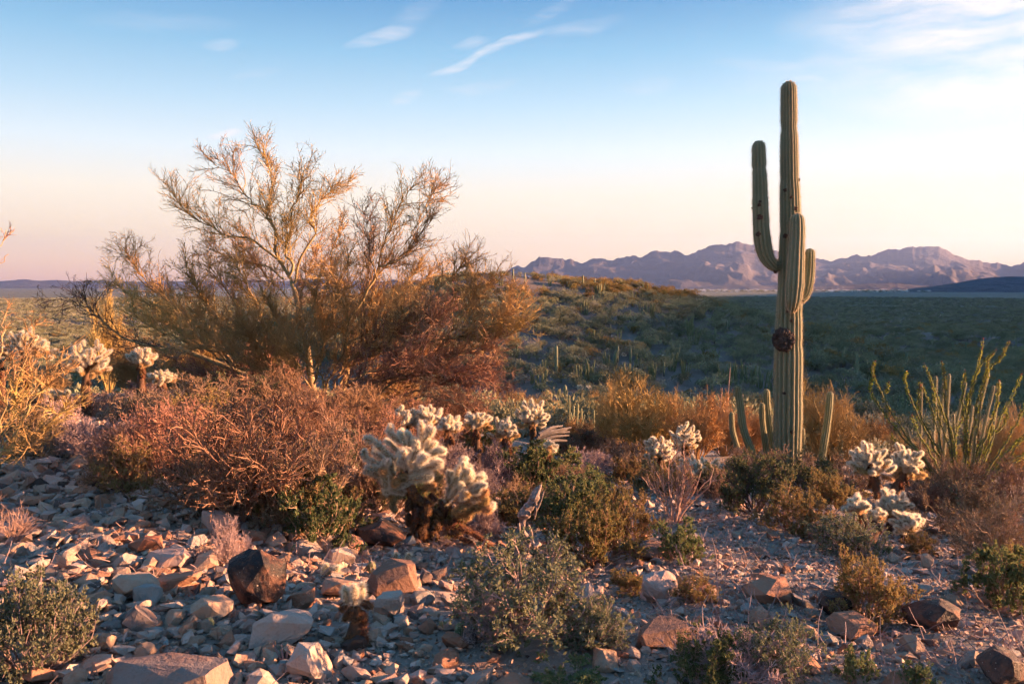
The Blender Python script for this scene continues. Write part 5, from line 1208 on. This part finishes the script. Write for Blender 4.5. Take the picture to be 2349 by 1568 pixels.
# ------------------------------------------------------------------ dead wood and small cacti
M['dead_dark'] = leafy('dry_grey_rib', (.07, .062, .065), (.13, .115, .115), 0, scale=14)
def dead_things():
    rng = np.random.default_rng(9)
    base = hit(1205, 1262); d = base[1]; root = thing('snag', 'weathered twisted cactus skeleton stump standing among the leafy bushes', 'dead wood', base)
    P = catmull([pix(*p, d) for p in [(1200, 1275), (1206, 1235), (1196, 1205), (1205, 1175), (1222, 1150), (1230, 1130), (1240, 1112)]], 30); k = d / F
    V, Q = tubes(P[None], (np.interp(np.linspace(0, 1, 30), [0, .25, .5, .8, 1], [9, 8, 13, 10, 1.5]) * k * rng.uniform(.8, 1.2, 30))[None], 12)
    V += .010 * fbm(V[:, 0:1] * 30, V[:, 2:3] * 30, 3); obj('stump', mesh('stump', V - base, [Q], M['dead_wood'], smooth=False), root)
    for x0, y0, x1, y1, w in [(1225, 1180, 1248, 1125, 3), (1190, 1200, 1188, 1240, 4), (1228, 1150, 1226, 1190, 4), (1212, 1205, 1222, 1240, 4), (1212, 1240, 1209, 1275, 7)]:
        P = catmull([pix(x0, y0, d - .02), pix((x0 + x1) / 2 + 3, (y0 + y1) / 2, d - .05), pix(x1, y1, d - .03)], 8); V, Q = tubes(P[None], np.linspace(w * k, w * k * .4, 8)[None], 6)
        obj('splinter', mesh('splinter', V - base, [Q], M['dead_wood']), root)
    b = pix(1262, 1005, 9.4); b[2] = tz(b[0], b[1]); root = thing('fallen_ribs', 'bundle of fallen dry cactus ribs lying beside the open branched cholla', 'dead wood', b)
    for x0, y0, x1, y1 in [(1225, 1008, 1310, 980), (1232, 1000, 1300, 985), (1228, 1015, 1305, 998), (1236, 996, 1290, 976), (1240, 1020, 1300, 1010), (1230, 1005, 1306, 990)]:
        P = catmull([pix(x0, y0, 9.2), pix((x0 + x1) / 2, (y0 + y1) / 2 - 5, 9.3), pix(x1, y1, 9.5)], 10); V, Q = tubes(P[None], np.linspace(.026, .012, 10)[None] * rng.uniform(.9, 1.1, (1, 10)), 6)
        obj('rib', mesh('rib', V - b, [Q], M['dead_dark']), root)
    b = hit(655, 1520); d = b[1]; k = d / F; root = thing('dead_sprig', 'small dead grey sprig among pale stones', 'dead wood', b)
    for x0, y0, x1, y1 in [(655, 1530, 626, 1470), (656, 1530, 645, 1475), (658, 1530, 662, 1480), (652, 1530, 640, 1500), (660, 1530, 672, 1500)]:
        P = catmull([pix(x0, y0, d), pix((x0 + x1) / 2 - 2, (y0 + y1) / 2, d), pix(x1, y1, d)], 6); V, Q = tubes(P[None], np.linspace(4.5 * k, 1.2 * k, 6)[None], 5); obj('twig', mesh('twig', V - b, [Q], M['twig_lilac']), root)
    for (px, py, top, d) in [(1669, 1010, 842, 17), (1651, 1000, 889, 17.5), (1698, 1010, 905, 19)]:
        f = pix(px - 4, py, d); f[2] = min(f[2], tz(f[0], f[1])); P = catmull([f, pix(px, (py + top) / 2, d), pix(px + 6, top, d)], 10); V, Q = tubes(P[None], np.linspace(.022, .008, 10)[None], 6)
        o = obj('dead_stalk', mesh('dead_stalk', V - f, [Q], M['twig_lilac'])); o.location = tuple(f); tag(o, 'thin dead stalk standing up from the golden brush near the saguaro', 'stalk', 'dead stalks by the saguaro')
    # small pincushion cacti
    for (px, py, w, h, label) in [(700, 1268, 22, 30, 'small upright pincushion cactus behind the black and red boulder'), (676, 1268, 18, 22, 'small round pincushion cactus behind the black and red boulder'), (851, 1312, 18, 26, 'small grey pincushion cactus tucked behind the red boulder'), (1052, 1460, 20, 34, 'small grey pincushion cactus by the broad grey-green bush'), (478, 1440, 24, 26, 'pale pincushion cactus on the flat-topped tan boulder'), (2040, 1268, 14, 18, 'pink pincushion cactus in front of the short rusty based cholla'), (2028, 1266, 12, 14, 'smaller pink pincushion cactus in front of the short rusty based cholla')]:
        b = hit(px, py); k = b[1] / F; p = np.stack([np.zeros(16), np.zeros(16), np.linspace(-.02, h * k, 16)], -1)
        p[:, 0] += np.linspace(0, .1 * h * k, 16); V, Q, info = column(p, np.full(16, w * k / 2), 12, .14, per=3, dome=.9); root = thing('pincushion_cactus', label, 'cactus', b)
        obj('body', mesh('body', V, [Q], M['organ_pipe'], smooth=True), root); sv, sf = rib_spines(info, .006, .008, .0006, 5, rng); obj('spines', mesh('spines', sv, [sf], M['saguaro_spine']), root)['kind'] = 'stuff'
dead_things()

# ------------------------------------------------------------------ hill and plain: scrub, saguaros, organ pipes
def scrub_mesh(seed, m, mat, h=1.0, w=1.3, leaf=.10, twig=True):
    rng = np.random.default_rng(seed); lob = 7
    c = np.stack([rng.normal(0, .30 * w, lob), rng.normal(0, .30 * w, lob), rng.uniform(.30, .72, lob) * h], -1); r = rng.uniform(.20, .36, lob) * w
    i = rng.integers(0, lob, m); u = nrm(rng.normal(0, 1, (m, 3))); u[:, 2] = np.abs(u[:, 2]) * .9 - .25
    C = c[i] + u * (r[i] * rng.uniform(.55, 1.08, m))[:, None]; C[:, 2] = np.maximum(C[:, 2], .02) * 1.15
    V, Q = leaves(C, leaf, rng, .5, dirs=u + np.array([0, 0, .5]))
    if twig:
        st = 8; az = rng.uniform(0, 6.28, st); D = np.stack([np.cos(az) * .6, np.sin(az) * .6, np.ones(st)], -1)
        P = grow(np.zeros((st, 3)), D, np.full(st, h * .7), 4, .2, .05, rng); V2, Q2 = tubes(P, taper(st, 4, .03, .012), 3); V, Q = join([(V, Q), (V2, Q2)])
    return mesh('scrub', V, [Q], M[mat])
SCN = [scrub_mesh(700 + i, 620, ['scrub_olive', 'scrub_olive', 'scrub_grey', 'scrub_gold', 'scrub_olive', 'scrub_gold'][i], 1.0, 1.4 + .15 * (i % 3), .13) for i in range(6)]
SCF = [scrub_mesh(720 + i, 90, ['scrub_olive', 'scrub_grey', 'scrub_olive'][i], .9, 1.5, .34, False) for i in range(3)]
def scatter(name, label, pts, scl, rot, var, meshes):
    """an uncountable spread of scrub as instances on points"""
    col = bpy.data.collections.new(name + '_kinds')
    for i, me in enumerate(meshes): col.objects.link(bpy.data.objects.new('%s_%d' % (name, i), me))
    me = bpy.data.meshes.new(name); me.vertices.add(len(pts)); me.vertices.foreach_set('co', np.asarray(pts, np.float32).ravel())
    for nm, ty, dat in (('scl', 'FLOAT', scl), ('rot', 'FLOAT', rot), ('var', 'INT', var)):
        a = me.attributes.new(nm, ty, 'POINT'); a.data.foreach_set('value', np.asarray(dat, np.int32 if ty == 'INT' else np.float32))
    o = obj(name, me); g = bpy.data.node_groups.new(name, 'GeometryNodeTree')
    g.interface.new_socket('Geometry', in_out='INPUT', socket_type='NodeSocketGeometry'); g.interface.new_socket('Geometry', in_out='OUTPUT', socket_type='NodeSocketGeometry')
    N, K = g.nodes.new, g.links.new
    gi, go, ip, ci = N('NodeGroupInput'), N('NodeGroupOutput'), N('GeometryNodeInstanceOnPoints'), N('GeometryNodeCollectionInfo')
    ci.inputs[0].default_value = col; ci.inputs['Separate Children'].default_value = True; ci.inputs['Reset Children'].default_value = True
    def att(nm, ty):
        n = N('GeometryNodeInputNamedAttribute'); n.data_type = ty; n.inputs[0].default_value = nm; return n.outputs[0]
    cx = N('ShaderNodeCombineXYZ'); K(att('rot', 'FLOAT'), cx.inputs[2]); er = N('FunctionNodeEulerToRotation'); K(cx.outputs[0], er.inputs[0])
    K(gi.outputs[0], ip.inputs['Points']); K(ci.outputs[0], ip.inputs['Instance']); ip.inputs['Pick Instance'].default_value = True
    K(att('var', 'INT'), ip.inputs['Instance Index']); K(er.outputs[0], ip.inputs['Rotation']); K(att('scl', 'FLOAT'), ip.inputs['Scale']); K(ip.outputs[0], go.inputs[0])
    md = o.modifiers.new('scatter', 'NODES'); md.node_group = g
    return tag(o, label, None, None, 'stuff')
def on_hill(x, y):
    """how high a place lies on the hill behind the tree, compared with the plain around it"""
    px = x / np.maximum(y, 1) * F + CX
    return (y > 66) & (y < 175) & (px > 1040) & (px < 1850) & (terrain(x, y) > np.interp(np.log(np.hypot(x, y) + 2), LR, ZR) + CAMZ + 1.2)
def build_scrub():
    rng = np.random.default_rng(31)
    def ring(r0, r1, dens, a0=-38, a1=38):
        A = math.radians(a1 - a0) / 2 * (r1 ** 2 - r0 ** 2); n = int(A * dens); r = np.sqrt(rng.uniform(r0 ** 2, r1 ** 2, n)); a = np.radians(rng.uniform(a0, a1, n)); return r * np.sin(a), r * np.cos(a)
    x, y = ring(34, 230, 1 / 3.8); x2, y2 = ring(230, 650, 1 / 12.0); x = np.concatenate([x, x2]); y = np.concatenate([y, y2])
    oh = on_hill(x, y); r = np.hypot(x, y)
    keep = (rng.random(len(x)) < np.where(oh, .92, .97)) & (fbm(x * .05, y * .05, 2) > np.where(oh, -.8, -.9)); x, y, oh, r = x[keep], y[keep], oh[keep], r[keep]
    z = terrain(x, y); s = rng.uniform(.55, 1.5, len(x)) * np.where(oh, 1.1, 1.3) * np.where(r > 230, 1.25, 1); 
    var = np.where(oh, np.where(z > -1.2, rng.choice(6, len(x), p=[.08, .08, .1, .4, .08, .26]), rng.choice(6, len(x), p=[.27, .23, .22, .04, .2, .04])), rng.choice(6, len(x), p=[.28, .25, .14, .03, .27, .03]))  # crest shrubs picked mostly golden: sunlight on the crest put into their colour
    rot = rng.uniform(0, 6.28, len(x)); px = x / y * F + CX
    vis = (px > 0) & (px < 2349) & ((px > 1130) | (r > 150)) & ((x / r > -.15))
    app = np.where(vis, s / r, 0); top = np.argsort(-app)[:205]; ind = np.zeros(len(x), bool); ind[top] = True
    names = ['olive', 'olive', 'grey-green', 'golden', 'olive', 'golden']
    for i in top:
        hill = bool(oh[i]); kind = names[var[i]]
        zone = (('on the crest of the hill' if z[i] > -.6 else 'high on the hillside' if z[i] > -3 else 'half way up the hillside' if z[i] > -5.5 else 'low on the hillside') if hill else
                (('on the slope below the bare tree' if px[i] < 1200 else 'on the slope behind the small cactus clump' if px[i] < 1400 else 'on the slope behind the rounded palo verde' if px[i] < 1600 else 'on the slope behind the slender cactus stems' if px[i] < 1800 else 'on the slope behind the orange bush' if px[i] < 2000 else 'on the slope behind the ocotillo') if r[i] < 55 else
                 ('on the near flat behind the ocotillo' if r[i] < 85 else 'on the far flat behind the ocotillo') if px[i] > 2000 else ('on the near flat behind the saguaro' if r[i] < 85 else 'on the far flat behind the saguaro') if px[i] > 1700 else 'at the tree side foot of the hill' if px[i] < 1350 else 'at the saguaro side foot of the hill'))
        lab = '%s %s shrub growing %s' % ('large' if s[i] > 1.45 else 'mid-sized' if s[i] > 1.1 else 'small', kind, zone)
        o = bpy.data.objects.new('shrub', SCN[var[i]]); link(o); o.location = (x[i], y[i], z[i] - .03); o.rotation_euler = (0, 0, rot[i]); o.scale = (s[i], s[i], s[i] * rng.uniform(.8, 1.1))
        tag(o, lab, 'shrub', '%s shrubs %s' % (kind, zone))
    w = ~ind; P = np.stack([x, y, z - .03], -1)
    scatter('scrub', 'dense olive scrub covering the hill and the near plain', P[w], s[w], rot[w], var[w], SCN)
    x, y = ring(650, 1500, 1 / 55.0); x2, y2 = ring(1500, 3200, 1 / 260.0); x = np.concatenate([x, x2]); y = np.concatenate([y, y2]); z = terrain(x, y)
    scatter('far_scrub', 'dark far scrub spreading over the plain', np.stack([x, y, z], -1), rng.uniform(1.2, 2.6, len(x)) * np.where(np.hypot(x, y) > 1500, 2.0, 1.3), rng.uniform(0, 6.28, len(x)), rng.integers(0, 3, len(x)), SCF)
build_scrub()
def small_column(h, r, ribs=9, n=14):
    p = np.stack([np.zeros(n), np.zeros(n), np.linspace(-.1, h, n)], -1); V, Q, _ = column(p, np.interp(np.linspace(0, 1, n), [0, .3, 1], [.8, 1, .9]) * r, ribs, .16, per=3); return V, Q
def zone_of(b):
    px = b[0] / b[1] * F + CX
    if bool(on_hill(np.array([b[0]]), np.array([b[1]]))[0]):
        z = b[2]; side = 'tree side' if px < 1330 else 'middle' if px < 1520 else 'saguaro side'
        return ('on the crest of the hill' if z > -.6 else 'high on the %s of the hill' % side if z > -3 else 'half way up the %s of the hill' % side if z > -5.5 else 'low on the %s of the hill' % side)
    return 'beyond the golden bushes' if b[1] < 55 else 'on the flat behind the ocotillo' if px > 2000 else 'on the flat behind the saguaro' if px > 1700 else 'at the foot of the hill'
def hill_hit(px, py):
    for k in range(30):
        b = hit(px, py + k * 2)
        if b is not None and b[1] < 420: return b
    return b
def build_far_cacti():
    rng = np.random.default_rng(51); hit = hill_hit
    V, Q = small_column(1.0, .075, 10); sag = mesh('trunk', V, [Q], M['saguaro'], smooth=True)
    arms = []
    for s in (-1, 1):
        P = catmull([(0, 0, .45), (s * .09, 0, .43), (s * .14, 0, .50), (s * .145, 0, .66), (s * .145, 0, .78)], 16); R = np.interp(np.linspace(0, 1, 16), [0, .2, .9, 1], [.03, .042, .04, .015])
        V, Q = tubes(P[None], R[None], 8); arms.append(mesh('arm', V, [Q], M['saguaro'], smooth=True))
    S = [(1276, 862, 72, 0), (1177, 645, 30, 0), (1204, 650, 26, 0), (1337, 660, 30, 0), (1364, 662, 24, 0), (1446, 835, 42, 0), (1640, 788, 36, 0), (1523, 862, 34, 0), (1540, 812, 36, 0), (1557, 830, 40, 0), (1580, 800, 30, 0), (1352, 966, 46, 0), (1296, 950, 70, 0), (1360, 700, 24, 0),
         (1446, 735, 26, 0), (1412, 845, 40, 1), (1417, 830, 38, 0), (1667, 760, 24, 0), (1672, 755, 26, 0), (1965, 868, 58, 0), (1934, 842, 40, 0), (1937, 838, 44, 0), (2078, 852, 44, 0), (2028, 830, 32, 0), (1905, 800, 32, 0), (2100, 815, 26, 0), (2140, 800, 26, 0), (2185, 815, 30, 0), (2215, 810, 26, 0),
         (2330, 800, 28, 0), (1690, 825, 30, 0), (1500, 720, 20, 0), (1230, 770, 26, 0), (2260, 860, 40, 0), (2160, 860, 36, 0), (1870, 830, 34, 0), (2050, 790, 22, 0), (1995, 790, 22, 0), (2300, 780, 20, 0), (1590, 745, 22, 0), (1480, 760, 24, 0), (1400, 770, 26, 0), (1325, 800, 28, 0)]
    for px, py, hpx, arm in S:
        b = hit(px, py)
        if px == 735: b = pix(735, 700, 16); b[2] = tz(b[0], b[1]); h = (pix(735, 592, 16) - b)[2]
        else: h = hpx * b[1] / F
        hill = bool(on_hill(np.array([b[0]]), np.array([b[1]]))[0])
        zn = zone_of(b); lab = '%s single saguaro column %s' % ('tall' if h > 3.4 else 'short' if h < 2.2 else 'mid-sized', zn) if not arm else 'forked saguaro %s' % zn
        wd = h * (.9 if h < 3 else .75) if px != 735 else h * .8
        root = thing('saguaro', lab, 'cactus', b, rng.uniform(0, 6.28), (wd, wd, h), None if arm else 'saguaros ' + zn)
        obj('trunk', sag, root)
        if arm: [obj('arm', a, root) for a in arms]
    # organ pipe clumps
    V, Q = small_column(1.0, .055, 8, 10); stem = mesh('stem', V, [Q], M['organ_pipe'], smooth=True)
    O = [(1140, 650, 20), (1150, 655, 22), (1200, 690, 30), (1195, 700, 34), (1260, 655, 20), (1250, 672, 22), (1372, 680, 40), (1342, 722, 42), (1455, 690, 30), (1425, 660, 26), (1476, 672, 30), (1490, 730, 40), (1475, 720, 36), (1560, 700, 26), (1580, 770, 44), (1590, 790, 40), (1610, 730, 28), (1540, 850, 50), (1570, 862, 46),
         (1395, 850, 50), (1440, 880, 52), (1365, 790, 40), (1310, 830, 36), (1245, 860, 44), (1240, 890, 50), (1220, 880, 40), (1330, 880, 46), (1350, 870, 50), (1690, 880, 62), (1720, 880, 60), (1745, 890, 58), (1665, 880, 54), (1500, 870, 46), (1290, 740, 26), (1420, 790, 34), (1980, 960, 60), (2050, 950, 64), (2085, 950, 56), (1930, 900, 40), (1640, 830, 34),
         (1960, 965, 54), (1780, 905, 50), (1850, 900, 44), (2120, 900, 40), (1465, 850, 44), (1530, 790, 34), (1185, 820, 40), (1305, 660, 18), (1392, 668, 22), (1510, 690, 24)]
    for px, py, hpx in O:
        b = hit(px, py); h = hpx * b[1] / F
        hill = bool(on_hill(np.array([b[0]]), np.array([b[1]]))[0])
        root = thing('organ_pipe_cactus', '%s clump of thin upright cactus stems %s' % ('tall' if h > 3.2 else 'short' if h < 2.2 else 'mid-sized', zone_of(b)), 'cactus', b, rng.uniform(0, 6.28), (h, h, h), 'organ pipe clumps ' + zone_of(b))
        for j in range(rng.integers(6, 11)):
            o = obj('stem', stem, root); a = rng.uniform(0, 6.28); rr = rng.uniform(.04, .26); o.location = (rr * cos(a), rr * sin(a), 0); sh = rng.uniform(.5, 1.0); o.scale = (.6, .6, sh); t = rr * .9; o.rotation_euler = (-sin(a) * t, cos(a) * t, 0)
    # pale chollas far down the slope
    for i, (px, py, w) in enumerate([(1430, 822, 12), (1500, 850, 12), (1470, 838, 10), (1330, 900, 16), (1350, 905, 18), (1540, 770, 9), (1520, 825, 10), (1395, 905, 14)]):
        b = hit(px, py); d = b[1]; k = d / F; root = thing('teddy_bear_cholla', 'tiny pale cholla dotting the slope below the hill', 'cactus', b, group='far chollas on the slope')
        for j in range(12):
            u = nrm(rng.normal(0, 1, 3)); u[2] = abs(u[2]); c = b + np.array([0, 0, w * k * .6]); add_joint(root, b, c, c + u * w * k * .6, w * k * .2, 'new', rng)
build_far_cacti()
# ------------------------------------------------------------------ town in the far distance
def build_town():
    rng = np.random.default_rng(61); Vs, Fs, o = [], [], 0
    box = np.array([(x, y, z) for x in (-.5, .5) for y in (-.5, .5) for z in (0, 1)]); bf = np.array([(0, 1, 3, 2), (4, 6, 7, 5), (0, 4, 5, 1), (2, 3, 7, 6), (1, 5, 7, 3)])
    roof = np.array([(-.55, -.55, 1), (.55, -.55, 1), (.55, .55, 1), (-.55, .55, 1), (-.4, 0, 1.4), (.4, 0, 1.4)]); rf = np.array([(0, 1, 5, 4), (2, 3, 4, 5)])
    for i in range(260):
        px = rng.choice([rng.uniform(1480, 1760), rng.uniform(1870, 2110), rng.uniform(1500, 2150)]); d = rng.uniform(6200, 8800)
        x = (px - CX) / F * d; s = np.array([rng.uniform(14, 46), rng.uniform(12, 30), rng.uniform(5, 11)]); b = np.array([x, d, tz(x, d)])
        Vs.append(box * s + b); Fs.append(bf + o); o += 8; Vs.append(roof * s + b); Fs.append(rf + o); o += 6
    m = leafy('pale_plaster', (.55, .48, .42), (.75, .70, .66), 0, scale=.004, rnd=0)
    tag(obj('distant_town', mesh('distant_town', np.concatenate(Vs), [np.concatenate(Fs)], m)), 'scatter of tiny pale houses of a far town below the mountains', None, None, 'stuff')
    x = rng.uniform(1480, 2130, 420); d = rng.uniform(5600, 8500, 420); X = (x - CX) / F * d
    scatter('town_trees', 'dark tree clumps around the far town', np.stack([X, d, terrain(X, d)], -1), rng.uniform(7, 16, 420), rng.uniform(0, 6, 420), rng.integers(0, 3, 420), SCF)
build_town()

# ------------------------------------------------------------------ dry litter: fallen twigs and wisps of dry grass between the stones
def build_litter():
    rng = np.random.default_rng(71); n = 5200
    az = np.radians(rng.uniform(-35, 35, n)); rr = rng.uniform(2.6, 9.5, n); X, Y = rr * np.sin(az), rr * np.cos(az)
    k = fbm(X * .9 + 7, Y * .9, 3) > -.05; X, Y = X[k], Y[k]; S = np.stack([X, Y, terrain(X, Y) + .012], -1); m = len(X)
    a = rng.uniform(0, 6.28, m); D = np.stack([np.cos(a), np.sin(a), rng.uniform(-.05, .35, m)], -1); D[rng.random(m) < .3, 2] += 1.2
    P = grow(S, D, rng.uniform(.05, .20, m), 4, .22, 0, rng); V, Q = tubes(P, taper(m, 4, .0028, .0012), 3)
    tag(obj('litter', mesh('litter', V, [Q], M['twig_lilac'])), 'dry fallen twigs and grass wisps scattered between the stones', None, None, 'stuff')
build_litter()
#--END--
def build_haze():
    v = [(x, y, z) for x in (-20600, 20600) for y in (-20600, 20600) for z in (-120, 1150)]
    f = [(0, 1, 3, 2), (4, 6, 7, 5), (0, 4, 5, 1), (2, 3, 7, 6), (0, 2, 6, 4), (1, 5, 7, 3)]
    m = bpy.data.materials.new('haze'); m.use_nodes = True; nt = m.node_tree
    nt.nodes.remove(nt.nodes['Principled BSDF'])
    pv = nt.nodes.new('ShaderNodeVolumePrincipled'); pv.inputs['Density'].default_value = 2.3e-5
    pv.inputs['Color'].default_value = (.34, .50, 1.0, 1); pv.inputs['Anisotropy'].default_value = 0.5
    nt.links.new(pv.outputs[0], nt.nodes['Material Output'].inputs['Volume'])
    o = obj('haze', mesh('haze', np.array(v), [np.array(f)], m)); tag(o, 'thin evening haze lying over the whole plain', None, None, 'stuff')
build_haze()
